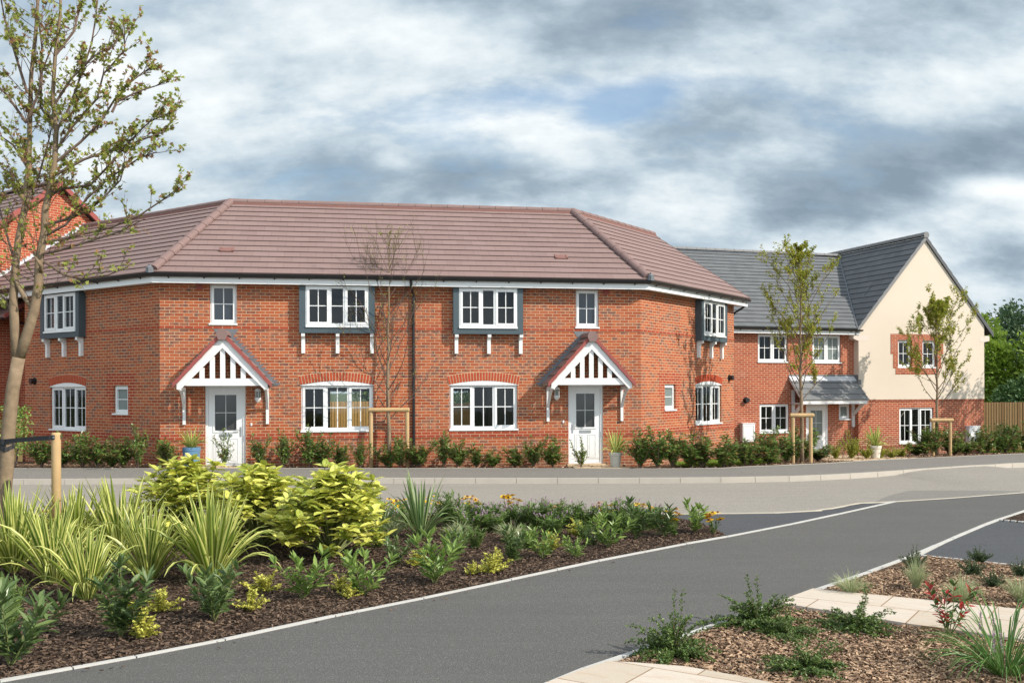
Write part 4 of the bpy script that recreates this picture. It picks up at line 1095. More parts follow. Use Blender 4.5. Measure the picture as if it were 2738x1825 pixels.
m = MB(); a, b = FF(-.13, 4.13, .37), FF(aps - .13, 7.45, -4.65); m.tube([a, b], .03, 5); part('valley_lining', m, M['lead'], K)
m = MB()
for s_ in (1.05, 1.2): 
    a = FG(s_, zl(s_) + .17, -1.0); m.tube([a, FG(s_ + .16, zl(s_ + .16) + .18, -1.0)], .025, 4)
part('roof_vent', m, M['dgrey'], K)
# lean-to canopy over the door
cs0, cs1 = -2.735, -.0
trap_roof(K, 'canopy_roof', FF(cs0, 1.555, .82), FF(cs1 + .03, 1.555, .82), FF(cs1 + .0, 2.36, .0), FF(cs0, 2.36, .0), .30, 'roofgc', 'whitep', thick=.05)
m = MB(); FF.box(m, cs0, cs1, 2.30, 2.455, .001, .012); FG.box(m, .0, .10, 2.10, 2.28, .019, .024); part('lead_flashing', m, M['lead'], K)
m = MB(); q = [FF(cs0, 2.20, .18), FF(cs1, 2.20, .18), FF(cs1, 2.37, .014), FF(cs0, 2.37, .014)]; m.face([p + Vector((0, 0, .035)) for p in q]); part('lead_apron', m, M['leadl'], K)
m = MB(); m.face([FF(-.013, 2.455, .0), FF(-.013, 2.455, .25), FF(-.013, 2.05, .25), FF(-.013, 2.05, .0)]); part('lead_flashing', m, M['lead'], K)
m = MB(); FF.box(m, cs0 + .06, cs1 - .03, 1.425, 1.53, .755, .79); FF.box(m, cs0 + .06, cs1 - .03, 1.44, 1.455, .02, .755); part('canopy_fascia', m, M['whitep'], K)
for s_ in (-2.57, -.06):
    m = MB(); FF.box(m, s_ - .055, s_ + .055, .58, 1.92 if s_ < -1 else 1.44, .002, .06); FF.box(m, s_ - .04, s_ + .04, 1.40, 1.47, .06, .70)
    m.hexa([FF(s_ - .04, .98, .05), FF(s_ + .04, .98, .05), FF(s_ + .04, 1.06, .03), FF(s_ - .04, 1.06, .03), FF(s_ - .04, 1.40, .62), FF(s_ + .04, 1.40, .62), FF(s_ + .04, 1.46, .55), FF(s_ - .04, 1.46, .55)])
    part('canopy_bracket', m, M['whitep'], K)

# ------------------------------------------------------------------ fences
def boards(fr, s0, s1, z0, z1, mat, root, w=.10, lap=.004, seed=1):
    rr = random.Random(seed); m = MB(); s = s0
    while s < s1:
        e = min(s1, s + w); h = z1 + rr.uniform(-.006, .006); o = rr.uniform(0, .006)
        z_ = z0
        for a, b, oo in ((s, s + w * .5, .012 + o), (s + w * .5, e, .028 + o)):
            m.face([fr(a, z_, oo), fr(b, z_, oo), fr(b, h, oo), fr(a, h, oo)], [(a, z_), (b, z_), (b, h), (a, h)])
        m.face([fr(s + w * .5, z_, .012 + o), fr(s + w * .5, z_, .028 + o), fr(s + w * .5, h, .028 + o), fr(s + w * .5, h, .012 + o)])
        m.face([fr(e, z_, .028 + o), fr(e, z_, 0), fr(e, h, 0), fr(e, h, .028 + o)])
        s = e
    m.face([fr(s0, z0, -.02), fr(s1, z0, -.02), fr(s1, z1 - .01, -.02), fr(s0, z1 - .01, -.02)])
    return part('boards', m, M[mat], root)
fe = empty('timber_fence', (0, 0, 0), 'tall weathered vertical board fence to the right of the cream gable house', 'fence')
FE = Fr((17.9, 38.7), radians(3)); boards(FE, 0, 9, -1.0, 1.41, 'fence', fe, .105)
m = MB()
for s_ in frange(.1, 8.9, 1.8): FE.box(m, s_ - .05, s_ + .05, -1, 1.38, -.12, -.03)
part('post', m, M['fence'], fe)
fe = empty('garden_fence', (0, 0, 0), 'new yellow timber fence seen through the ground-floor window right of the blue pot', 'fence')
FY = Fr(tuple(F0(3.0, 0, -10.8)[:2]), YAW); boards(FY, -1.0, 4.0, -.9, 1.56, 'fencey', fe, .1, seed=3)
m = MB(); FY.box(m, -1, 3.6, 1.2, 1.28, -.07, -.03); part('rail', m, M['fencey'], fe)
fe = empty('garden_gate', (0, 0, 0), 'yellow timber garden gate with cross rails seen through the window beside the right-hand door canopy', 'gate')
FY2 = Fr(tuple(F0(7.7, 0, -10.8)[:2]), YAW); boards(FY2, 0, 1.6, -.9, 1.48, 'fencey', fe, .1, seed=5)
m = MB(); FY2.box(m, 0, 1.5, 1.36, 1.47, .035, .06); FY2.box(m, 0, 1.5, .30, .41, .035, .06); FY2.box(m, .62, .74, -.4, 1.36, .034, .07); part('rail', m, M['fencey'], fe)
fe = empty('fence_post', (0, 0, 0), 'short timber fence panel between the trunk and the left brick wall corner', 'fence')
FP = Fr(tuple(FL(-6.45, 0, .2)[:2]), YAW); boards(FP, -.02, .22, -.2, 1.20, 'fencey', fe, .12, seed=8)

# ------------------------------------------------------------------ plants
def norm(v):
    l = sqrt(v[0] * v[0] + v[1] * v[1] + v[2] * v[2]) or 1; return (v[0] / l, v[1] / l, v[2] / l)
def crs(a, b): return (a[1] * b[2] - a[2] * b[1], a[2] * b[0] - a[0] * b[2], a[0] * b[1] - a[1] * b[0])
RID = [0]
def blade(m, b, d, L, w, droop=.5, n=4, shape='strap', fold=.25, twist=0, mi=0):
    """a folded leaf of n segments, two quads each"""
    RID[0] = (RID[0] + 1) % 900; rid = RID[0]
    d = norm(d); sd = norm(crs(d, (0, 0, 1))) if abs(d[2]) < .999 else (1, 0, 0)
    if twist:
        upv = crs(sd, d); c, s = cos(twist), sin(twist); sd = tuple(sd[i] * c + upv[i] * s for i in range(3))
    p = b; rows = []
    for i in range(n + 1):
        t = i / n
        if shape == 'strap': ww = w * (.55 + .6 * t if t < .5 else .85 * (1 - ((t - .5) / .5) ** 2.2) + .0)
        elif shape == 'lance': ww = w * max(0, sin(pi * min(1, t * .93 + .07)) ** .8)
        else: ww = w * sin(pi * min(1, t * .9 + .1))
        if i == n: ww = w * .02
        dd = norm((d[0], d[1], d[2] - droop * t * t * 1.6))
        upv = norm(crs(sd, dd))
        k = -fold * ww
        rows.append((tuple(p[j] - sd[j] * ww / 2 for j in range(3)), tuple(p[j] + upv[j] * k for j in range(3)), tuple(p[j] + sd[j] * ww / 2 for j in range(3))))
        p = tuple(p[j] + dd[j] * L / n for j in range(3))
    base = len(m.v)
    for r in rows: m.v.extend(r)
    for i in range(n):
        t0, t1 = i / n, (i + 1) / n
        for k in (0, 1):
            a = base + i * 3 + k; m.f.append((a, a + 1, a + 4, a + 3))
            u0, u1 = rid + .02 + .48 * k, rid + .50 + .48 * k
            m.uv.extend([(u0, t0), (u1, t0), (u1, t1), (u0, t1)]); m.mi.append(mi)
def leaf1(m, b, d, L, w, roll=0.0, mi=0):
    """one folded diamond leaf, two triangles"""
    RID[0] = (RID[0] + 1) % 900; rid = RID[0]
    d = norm(d); sd = norm(crs(d, (0, 0, 1))) if abs(d[2]) < .99 else (1, 0, 0); upv = crs(sd, d)
    c, s = cos(roll), sin(roll); sd = tuple(sd[i] * c + upv[i] * s for i in range(3)); upv = norm(crs(sd, d))
    mid = tuple(b[j] + d[j] * L * .5 for j in range(3)); tip = tuple(b[j] + d[j] * L for j in range(3))
    l = tuple(mid[j] - sd[j] * w / 2 + upv[j] * w * .15 for j in range(3)); r = tuple(mid[j] + sd[j] * w / 2 + upv[j] * w * .15 for j in range(3))
    a = len(m.v); m.v.extend((b, l, tip, r))
    m.f.append((a, a + 2, a + 1)); m.f.append((a, a + 3, a + 2))
    m.uv.extend([(rid + .5, 0), (rid + .5, 1), (rid + .02, .5), (rid + .5, 0), (rid + .98, .5), (rid + .5, 1)]); m.mi.extend((mi, mi))
def star(m, b, d, size):
    d = norm(d); e = rdir(-80, 80); sd = norm(crs(d, e)); rid = RID[0]
    for k in (-1.2, -.6, 0, .6, 1.2):
        dd = norm(tuple(d[j] * cos(k) + sd[j] * sin(k) for j in range(3)))
        RID[0] = rid; L = size * (1 - .2 * abs(k)); up_ = crs(d, sd)
        a = len(m.v); q = norm(crs(dd, up_)); w_ = size * .2
        mid = tuple(b[j] + dd[j] * L * .45 for j in range(3))
        m.v.extend((b, tuple(mid[j] - q[j] * w_ for j in range(3)), tuple(b[j] + dd[j] * L for j in range(3)), tuple(mid[j] + q[j] * w_ for j in range(3))))
        m.f.append((a, a + 1, a + 2, a + 3)); m.uv.extend([(rid + .5, 0), (rid + .2, .5), (rid + .5, 1), (rid + .8, .5)]); m.mi.append(0)
    RID[0] = (rid + 1) % 900
def rdir(el0, el1, az=None):
    a = U(0, 2 * pi) if az is None else az; e = radians(U(el0, el1)); return (cos(a) * cos(e), sin(a) * cos(e), sin(e))
def nv(name, foliage, fm, stems=None, extra=()):
    out = [('foliage', foliage.mesh(name + '_foliage', M[fm]))]
    if stems and stems.f: out.append(('stem', stems.mesh(name + '_stem', extra if extra else M['stem'])))
    return out
def place(kind, variants, X, Y, h, label, cat, group=None, wx=None, z=None, rz=None, flowers=None):
    v = variants[int(R_() * len(variants))]
    H0, meshes = v
    sc = h / H0; sx_ = sc if wx is None else wx
    if z is None: z = gz(X, Y)
    o = empty(kind, (X, Y, z), label, cat, group, U(0, 6.28) if rz is None else rz, (sx_, sx_, sc))
    for nm, me in meshes: link(nm, me, o)
    return o
# phormium, unit height 1, spread about .8
def mk_phormium(nl=30, wid=.034, spread=.42, fm='l_phor', seed=1):
    random.seed(seed); m = MB()
    for i in range(nl):
        a = U(0, 2 * pi); k = (i / nl); tilt = .12 + spread * (1 - k) * U(.6, 1.3); L = U(.72, 1.08) * (1 if k > .3 else .85)
        d = (cos(a) * tilt, sin(a) * tilt, 1); b = (cos(a) * .05 * R_(), sin(a) * .05 * R_(), 0)
        blade(m, b, d, L, wid * U(.7, 1.3), U(.25, 1.1) * (tilt * 1.5), 8, 'strap', .3, U(-.6, .6))
    return (1.0, nv('phormium', m, fm))
PH = [mk_phormium(74, .058, .72, 'l_phor', s) for s in (1, 2, 3)]
PHG = [mk_phormium(40, .05, .9, 'l_phg', s) for s in (4, 5)]
PHP = [mk_phormium(46, .075, 1.15, 'l_phor', s) for s in (6, 7, 8)]
PHD = [mk_phormium(26, .045, .9, 'l_phg', s) for s in (9, 10)]
# aucuba, unit height 1.1
def mk_aucuba(seed):
    random.seed(seed); m = MB(); s = MB()
    for i in range(88):
        d = rdir(-22, 88); h = U(.70, 1.04)
        e = (d[0] * h * .66, d[1] * h * .66, .34 + max(-.22, d[2]) * h * .68)
        mid = (e[0] * .45, e[1] * .45, e[2] * .55)
        s.tube([(0, 0, 0), mid, e], [.012, .009, .005], 5)
        for q in range(6):
            t = .35 + .65 * q / 5; c = (mid[0] + (e[0] - mid[0]) * t, mid[1] + (e[1] - mid[1]) * t, mid[2] + (e[2] - mid[2]) * t)
            for j in range(3 if q < 5 else 7):
                a = U(0, 6.28); el = U(-.25, .5) if q < 5 else U(0, .9)
                L = U(.11, .185); blade(m, c, (cos(a), sin(a), el), L, L * U(.38, .5), U(.3, .9), 3, 'lance', .2, U(-.5, .5))
    return (1.1, nv('aucuba', m, 'l_auc', s))
AU = [mk_aucuba(s) for s in (21, 22, 23)]
# upright young laurel, unit height 1
def mk_laurel(seed, stems=6, fm='l_lau', ll=.24, lw=.27, sp=.6, per=11, lo=.18):
    random.seed(seed); m = MB(); s = MB()
    for i in range(stems):
        a = i * 6.28 / stems + U(-.5, .5); tl = U(.12, sp); L = U(.65, 1.0) if i else .95
        p = (0, 0, 0); d = norm((cos(a) * tl, sin(a) * tl, 1)); pts = [p]; n = 5
        for k in range(n):
            d = norm((d[0] + U(-.08, .08), d[1] + U(-.08, .08), d[2])); p = tuple(p[j] + d[j] * L / n for j in range(3)); pts.append(p)
        s.tube(pts, [.012, .011, .009, .007, .005, .004], 5)
        for k in range(per):
            t = lo + (1 - lo) * k / (per - 1); f = t * n; i0 = min(n - 1, int(f)); c = tuple(pts[i0][j] + (pts[i0 + 1][j] - pts[i0][j]) * (f - i0) for j in range(3))
            for r in range(2 if k < per - 1 else 5):
                a2 = U(0, 6.28); l = ll * U(.75, 1.25); blade(m, c, (cos(a2) + d[0], sin(a2) + d[1], U(.15, 1.1) if k < per - 1 else 1.2), l, l * lw, U(.1, .7), 3, 'lance', .25, U(-.5, .5))
    return (1.0, nv('laurel', m, fm, s))
LA = [mk_laurel(s, 7, sp=.75, per=13) for s in (31, 32, 33, 34)] 
LB = [mk_laurel(s, 6, 'l_laul', .28, .28, .85, 10) for s in (35, 36)]
# euonymus
def mk_euo(seed, n=22, fm='l_euo'):
    random.seed(seed); m = MB(); s = MB()
    for i in range(n):
        d = rdir(15, 85); L = U(.5, 1.0); p = (U(-.08, .08), U(-.08, .08), 0); e = tuple(p[j] + d[j] * L for j in range(3)); s.tube([p, e], [.012, .006], 4)
        for k in range(12):
            t = .15 + .85 * k / 11; c = tuple(p[j] + (e[j] - p[j]) * t for j in range(3))
            for r in range(3): blade(m, c, rdir(-10, 60), U(.12, .17), U(.08, .11), .3, 2, 'lance', .2, U(-.5, .5))
    return (1.0, nv('euonymus', m, fm, s))
EU = [mk_euo(s) for s in (41, 42, 43)]
# grass tuft: unit radius
def mk_tuft(seed, n=260, fm='l_grs', L0=.75, L1=1.15, w=.02, tl=1.1, dr=1.0):
    random.seed(seed); m = MB()
    for i in range(n):
        a = U(0, 6.28); t = tl * sqrt(R_()); L = U(L0, L1)
        blade(m, (cos(a) * .08 * R_(), sin(a) * .08 * R_(), 0), (cos(a) * t, sin(a) * t, 1), L, w * U(.6, 1.3), U(.4, 1.1) * dr, 5, 'strap', .3, U(-.5, .5))
    return (.85, nv('grass', m, fm))
GT = [mk_tuft(s) for s in (51, 52)]
GL = [mk_tuft(s, 190, 'l_lir', .7, 1.35, .020, 1.8, 1.35) for s in (53,)]
# perennial with upright stems + flowers
def mk_per(seed, purple=True, n=26):
    random.seed(seed); m = MB(); s = MB(); fs = []
    for i in range(n):
        f = MB(); a = U(0, 6.28); tl = .5 * sqrt(R_()); d = norm((cos(a) * tl, sin(a) * tl, 1)); L = U(.6, 1.0); b = (cos(a) * .15 * R_(), sin(a) * .15 * R_(), 0); e = tuple(b[j] + d[j] * L for j in range(3))
        s.tube([b, e], [.010, .005], 4)
        for k in range(11):
            t = .1 + .8 * k / 10; c = tuple(b[j] + (e[j] - b[j]) * t for j in range(3)); blade(m, c, rdir(0, 60), U(.13, .22), U(.035, .06), .4, 2, 'lance', .2, U(-.5, .5)); leaf1(m, c, rdir(0, 60), U(.12, .2), .05, U(-.5, .5))
        if purple and R_() < .4:
            for k in range(16): leaf1(f, tuple(e[j] + d[j] * k * .008 - d[j] * .02 for j in range(3)), rdir(10, 60), .045, .032)
        if f.f: fs.append(('flower_spike', f.mesh('flower_spike', M['purple'])))
    out = nv('perennial', m, 'l_per', s) + fs
    return (1.0, out)
PE = [mk_per(s, s != 63) for s in (61, 62, 63, 64)]
# coneflower head mesh
def mk_head():
    m = MB()
    for k in range(13):
        a = 2 * pi * k / 13; blade(m, (cos(a) * .008, sin(a) * .008, 0), (cos(a), sin(a), .1), .038, .015, .5, 2, 'lance', .15)
    me = m.mesh('petals', M['petal']); c = MB(); c.tube([(0, 0, -.002), (0, 0, .008), (0, 0, .018)], [.014, .013, .004], 8)
    return me, c.mesh('flower_cone', M['cone'])
HEAD = mk_head()
def mk_rud(seed):
    random.seed(seed); m = MB(); s = MB(); tips = []
    for i in range(11):
        a = U(0, 6.28); tl = .55 * sqrt(R_()); d = norm((cos(a) * tl, sin(a) * tl, 1)); L = U(.27, .40); e = tuple(d[j] * L for j in range(3)); s.tube([(0, 0, 0), e], [.003, .002], 4); tips.append((e, d))
        for k in range(6):
            t = .1 + .6 * k / 5; c = tuple(e[j] * t for j in range(3)); blade(m, c, rdir(5, 60), U(.06, .1), U(.025, .035), .4, 2, 'lance', .2, U(-.5, .5))
    return (.34, nv('coneflower', m, 'l_per', s), tips)
RU = [mk_rud(s) for s in (71, 72, 73)]
def place_rud(X, Y, h, w, label):
    v = RU[int(R_() * 3)]; sc = h / .34
    o = empty('coneflower_plant', (X, Y, gz(X, Y)), label, 'flower', 'yellow coneflowers in the near bed', U(0, 6.28), (max(sc, w / .36), max(sc, w / .36), sc))
    for nm, me in v[1]: link(nm, me, o)
    for e, d in v[2]:
        q = link('flower_head', HEAD[0], o); q.location = e; q.rotation_euler = (d[1] * -.6 + U(-.3, .3), d[0] * .6 + U(-.3, .3), U(0, 6)); k = U(1.15, 1.6); q.scale = (k / max(sc, w / .36), k / max(sc, w / .36), k / sc)
        c = link('flower_cone', HEAD[1], q)
    return o
# hedge shrubs (portuguese laurel), unit height .7
def mk_hedge(seed, n=10, per=9):
    random.seed(seed); m = MB(); s = MB()
    for i in range(n):
        a = i * 6.28 / n + U(-.4, .4); tl = U(.05, .62); d = norm((cos(a) * tl, sin(a) * tl, 1)); L = U(.30, .78); e = tuple(d[j] * L for j in range(3)); s.tube([(0, 0, 0), e], [.010, .004], 4)
        for br in range(4):
            t = U(.25, .8); c = tuple(e[j] * t for j in range(3)); d2 = norm((d[0] + U(-.9, .9), d[1] + U(-.9, .9), U(.2, 1))); l2 = U(.1, .24); e2 = tuple(c[j] + d2[j] * l2 for j in range(3)); s.tube([c, e2], [.004, .002], 3, cap=False)
            for k in range(per):
                tt = .1 + .9 * k / (per - 1); cc = tuple(c[j] + (e2[j] - c[j]) * tt for j in range(3))
                for r in range(2): leaf1(m, cc, rdir(-40, 55), U(.05, .085), U(.022, .034), U(-.8, .8))
        for k in range(per + 5):
            t = .22 + .78 * k / (per + 4); c = tuple(e[j] * t for j in range(3))
            for r in range(4): leaf1(m, c, rdir(-30, 60), U(.06, .105), U(.026, .04), U(-.8, .8))
    return (.60, nv('hedge', m, 'l_hed', s, M['twig']))
HE = [mk_hedge(s) for s in (81, 82, 83, 84, 85, 86)]
# cotoneaster (arching, tiny leaves), unit spread
def mk_cot(seed, fm='l_cot', n=84, ls=.062, tl=2.2, dr=.9, up=.75):
    random.seed(seed); m = MB(); s = MB()
    for i in range(n):
        a = U(0, 6.28); t = U(.1, tl); d = norm((cos(a) * t, sin(a) * t, up)); L = U(.45, 1.0); pts = [(0, 0, 0)]; p = (0, 0, 0)
        if i < 2: L = 1.15; d = norm((U(-.3, .3), U(-.3, .3), 1))
        for k in range(6):
            dd = norm((d[0] + U(-.15, .15), d[1] + U(-.15, .15), d[2] - dr * k / 6 * (0 if i < 2 else 1))); p = tuple(p[j] + dd[j] * L / 6 for j in range(3)); pts.append(p)
        s.tube(pts, [.008, .007, .006, .005, .004, .003, .002], 4)
        for k in range(26):
            f = .6 + 5.3 * k / 25; i0 = min(5, int(f)); c = tuple(pts[i0][j] + (pts[i0 + 1][j] - pts[i0][j]) * (f - i0) for j in range(3))
            for r in range(3): leaf1(m, tuple(c[j] + U(-.02, .02) for j in range(3)), rdir(-40, 70), ls * U(.7, 1.2), ls * .62, U(-.8, .8))
    return (.95, nv('shrub', m, fm, s, M['twig']))
CO = [mk_cot(s) for s in (91, 92)]
YE = [mk_cot(s, 'l_yew', 60, .07, 1.5, -.1, .8) for s in (93, 94)]
LO = [mk_cot(s, 'l_low', 26, .075, .9, .3, 1) for s in (95, 96)]

random.seed(5)
G_ = 'near planting bed'
PHS = [(-5.29, 10.54, .96, 'tall yellow-striped phormium at the left end of the near bed, left of the round stake'),
 (-4.58, 9.91, .92, 'yellow-striped phormium in the front row just left of the round stake'),
 (-3.92, 9.14, .76, 'low yellow phormium nearest the camera in the left bed, in front of the stake'),
 (-4.45, 11.3, .99, 'tall yellow phormium behind the others between the stake and the spotted bush'),
 (-3.68, 10.06, .88, 'yellow-striped phormium left of the one with the tallest upright blade'),
 (-2.99, 9.89, 1.03, 'yellow-striped phormium with the tallest upright blade in front of the spotted bushes'),
 (-4.95, 11.2, .9, 'yellow phormium directly at the foot of the round stake'),
 (-5.75, 9.9, .8, 'yellow phormium cut by the left edge of the picture')]
for X, Y, h, lb in PHS: place('phormium', PH, X, Y, h, lb, 'phormium', 'yellow phormiums in the near bed')
for X, Y, h, lb in [(-5.35, 9.35, .62, 'short phormium in front of the leftmost tall phormium'), (-3.3, 10.75, .8, 'phormium tucked behind the tallest-bladed one beside the left spotted bush')]: place('phormium', PH, X, Y, h, lb, 'phormium', 'yellow phormiums in the near bed')
for X, Y, h, w, lb in [(-4.2, 8.3, .42, .35, 'straggly green plant between the corner laurel and the front phormium'), (-3.9, 7.6, .34, .3, 'small green plant at the left edge above the corner laurel'), (-2.75, 9.1, .32, .28, 'small green plant between the tallest-bladed phormium and the pointed euonymus'),
    (.2, 12.0, .34, .32, 'bushy green plant behind the dark upright laurel'), (1.45, 13.2, .36, .34, 'bushy green plant left of the tall dark laurel'), (-.45, 12.1, .3, .3, 'bushy green plant behind the broad bright laurel'), (.9, 12.7, .3, .3, 'bushy green plant right of the golden laurel'), (-1.65, 12.2, .34, .32, 'bushy green plant right of the right spotted bush')]:
    place('leafy_perennial', PE[2:3], X, Y, h, lb, 'perennial', 'leafy green fillers in the near bed', wx=w)
place('phormium', PHG, -1.76, 13.25, .56, 'loose green phormium just right of the spotted yellow bushes', 'phormium')
place('phormium', PHG, -1.19, 12.93, .88, 'solitary green phormium with one tall upright blade in the middle bed', 'phormium')
place('phormium', PHD, -2.83, 12.73, .3, 'small grey-green strap plant in the gap between the spotted bushes', 'phormium')
AUS = [(-4.25, 13.1, 1.1, 'left spotted yellow aucuba bush, in front of the blue pot'), (-3.13, 12.34, 1.08, 'middle spotted yellow aucuba bush of the three'), (-2.09, 11.5, 1.13, 'right spotted yellow aucuba bush, nearest the camera of the three')]
for X, Y, h, lb in AUS: place('aucuba_bush', AU, X, Y, h, lb, 'bush', 'spotted yellow aucuba bushes', wx=h / 1.1 * 1.1)
LAU = [(-3.52, 6.95, .6, 0, 'glossy laurel cut by the bottom left corner of the picture'), (-3.06, 7.75, .6, 0, 'dark laurel between the corner laurel and the front yellow euonymus'),
 (-2.49, 8.29, .5, 0, 'laurel with bright new shoots in front of the tallest-bladed phormium'), (-1.94, 9.18, .44, 1, 'neat grey-green laurel on open bark in front of the spotted bushes'),
 (-1.4, 9.3, .44, 1, 'bright green laurel close to the path edging below the right spotted bush'), (-1.29, 10.87, .34, 0, 'dark low laurel right of the right spotted bush'),
 (-.78, 9.88, .55, 1, 'broad bright laurel in the middle of the bed beside two yellow euonymus'), (-.64, 11.55, .34, 0, 'dark laurel behind the broad bright laurel'),
 (-.01, 11.01, .42, 0, 'dark upright laurel close to the path edging, left of the golden laurel'), (.35, 11.35, .35, 1, 'golden-green laurel close to the path edging in the middle'),
 (.72, 11.35, .25, 1, 'tiny laurel seedling with a few leaves at the path edging'), (.98, 12.23, .24, 0, 'small dark laurel right of the golden one'),
 (1.16, 12.1, .44, 1, 'tall thin bright laurel in the right half of the bed'), (1.58, 12.79, .52, 0, 'tall dark laurel rising above the coneflowers near the bed tip'),
 (1.99, 12.95, .42, 0, 'dark laurel beside the drooping yellow coneflower'), (2.45, 13.32, .42, 1, 'thin laurel shoots left of the last coneflower at the bed tip')]
for X, Y, h, k, lb in LAU: place('laurel', (LA, LB)[k], X, Y, h, lb, 'shrub', 'young laurels in the near bed')
EUS = [(-2.89, 7.71, .24, 'largest gold-edged euonymus, lowest in the left bed'), (-3.07, 8.67, .22, 'pointed gold-edged euonymus behind the largest one'), (-2.3, 8.72, .19, 'gold-edged euonymus touching the laurel with new shoots'),
 (-2.37, 9.48, .24, 'gold-edged euonymus in front of the middle spotted bush'), (-3.35, 8.73, .13, 'tiny gold-edged euonymus sprig left of the pointed one'), (-1.65, 9.55, .19, 'gold-edged euonymus behind the bright laurel by the edging'),
 (-.43, 10.39, .14, 'flat gold-edged euonymus at the path edging'), (-.22, 10.45, .26, 'taller gold-edged euonymus beside the flat one'), (.47, 11.95, .22, 'gold-edged euonymus behind the golden laurel'),
 (-1.04, 10.9, .2, 'gold-edged euonymus behind the broad bright laurel'), (-1.52, 9.2, .16, 'gold-edged euonymus left of the bright laurel by the edging'), (.85, 13.1, .26, 'round gold-green euonymus in the middle of the flower row')]
for X, Y, h, lb in EUS: place('euonymus', EU, X, Y, h, lb, 'shrub', 'gold-edged euonymus in the near bed')
for X, Y, h, w, lb in [(-1.57, 13.05, .27, .5, 'pale grass tuft beside the green phormium'), (-.72, 12.92, .22, .6, 'pale grass tuft in the middle of the near bed'), (-.01, 12.6, .26, .6, 'pale grass tuft behind the dark upright laurel'), (-5.1, 9.2, .34, .5, 'bleached grass tuft at the left edge of the picture')]:
    place('grass_tuft', GT, X, Y, h, lb, 'grass tuft', 'pale grass tufts in the near bed', wx=w * .55)
RUS = [(2.69, 13.28, .25, .22, 'yellow coneflower at the very tip of the bed'), (2.12, 13.05, .31, .34, 'yellow coneflower with a drooping stem near the tip of the bed'), (1.8, 13.84, .30, .24, 'yellow coneflower behind the tall dark laurel'),
 (1.3, 14.12, .28, .22, 'yellow coneflower left of the tall dark laurel'), (.64, 14.23, .27, .24, 'yellow coneflower in the middle of the back row'), (-.04, 14.4, .36, .3, 'brightest coneflower clump in the back row'),
 (-.63, 14.5, .34, .2, 'yellow coneflower left of the brightest clump'), (-1.15, 14.5, .33, .24, 'yellow coneflower behind the green phormium with the tall blade'), (-1.72, 14.5, .31, .2, 'yellow coneflower just right of the right spotted bush'),
 (-5.0, 13.4, .36, .4, 'yellow coneflower clump left of the left spotted bush'), (-6.3, 13.6, .3, .3, 'yellow coneflower clump beside the tall tree trunk')]
for X, Y, h, w, lb in RUS: place_rud(X, Y, h, w, lb)
PES = [(-1.93, 13.93, .36), (-1.44, 13.92, .37), (-.91, 14.05, .5), (-.68, 13.95, .37), (-.36, 13.9, .38), (-.11, 14.0, .33), (.13, 13.95, .32), (.35, 13.8, .4), (.6, 13.75, .39), (.82, 13.8, .37), (1.02, 13.9, .34), (1.42, 13.8, .4), (1.6, 13.6, .36), (.52, 13.15, .3), (-.25, 13.45, .28), (1.95, 13.75, .32), (-4.6, 13.9, .36), (-5.5, 13.7, .3), (-.55, 13.4, .3)]
for i, (X, Y, h) in enumerate(PES):
    lb = '%s leafy purple-flowered perennial from the left in the back row of the near bed' % ORD[sorted(range(len(PES)), key=lambda q: PES[q][0]).index(i)]
    place('perennial', PE, X, Y, h * 1.12, lb, 'perennial', 'purple-flowered perennials at the back of the near bed', wx=.50)
# right-hand bed
for X, Y, h, lb in [(4.25, 10.54, .24, 'dark yew behind the tallest grass tuft in the right bed'), (4.72, 10.2, .2, 'low dark yew in the middle of the right bed'), (5.17, 11.0, .17, 'small yew sprig against the dark parking area'), (4.65, 9.6, .18, 'dark yew between two grass tufts in the right bed'), (5.2, 10.15, .18, 'dark yew cut by the right edge of the picture')]:
    place('dwarf_yew', YE, X, Y, h, lb, 'shrub', 'dwarf yews in the right bed', wx=.2)
for X, Y, h, w, lb in [(3.86, 9.5, .32, .36, 'tall pale grass tuft in the right bed in front of the dark yew'), (3.15, 9.25, .22, .5, 'wide flat grass tuft at the path edging above the stone path'), (4.0, 8.84, .27, .5, 'pale grass tuft at the upper edge of the stone path'), (4.55, 8.9, .26, .45, 'pale grass tuft cut by the right edge of the picture')]:
    place('grass_tuft', GT, X, Y, h, lb, 'grass tuft', 'grass tufts in the right bed', wx=w * .5)
place('strap_leaf_plant', GL, 3.28, 6.62, .5, 'large green strap-leaved clump in the bottom right corner', 'grass', wx=.55)
random.seed(99); s = MB(); li = empty('liriope', (3.3, 6.5, 0), 'purple flower spikes inside the strap-leaved clump at bottom right', 'flower')
for k in range(7):
    m = MB()
    a = U(0, 6.28); b = (U(-.15, .15), U(-.15, .15), 0); e = (b[0] + cos(a) * .1, b[1] + sin(a) * .1, U(.3, .42)); s.tube([b, e], [.003, .002], 4)
    for q in range(70): leaf1(m, (e[0] + U(-.006, .006), e[1] + U(-.006, .006), e[2] - .12 + .13 * q / 70), rdir(-10, 50), .014, .012)
    link('flower_spike', m.mesh('flower_spike', M['purple']), li)
link('stem', s.mesh('stem', M['stem']), li)
for X, Y, h, w, lb in [(1.15, 7.13, .44, .42, 'arching small-leaved shrub with one tall shoot leaning over the path edging, lowest left'), (1.98, 8.06, .38, .5, 'arching small-leaved shrub spreading over the path edging at the stone path'),
 (2.13, 7.72, .26, .34, 'small-leaved shrub on bark below the one at the stone path'), (2.73, 7.92, .3, .48, 'small-leaved shrub overhanging the lower edge of the stone path'), (2.0, 6.76, .3, .42, 'low small-leaved shrub at the bottom edge in front of the pale bark')]:
    place('cotoneaster', CO, X, Y, h, lb, 'shrub', 'small-leaved shrubs in the right bed', wx=w * .95)
PHO = [mk_laurel(97, 7, 'l_pho', .17, .34, .6, 8, .3)]
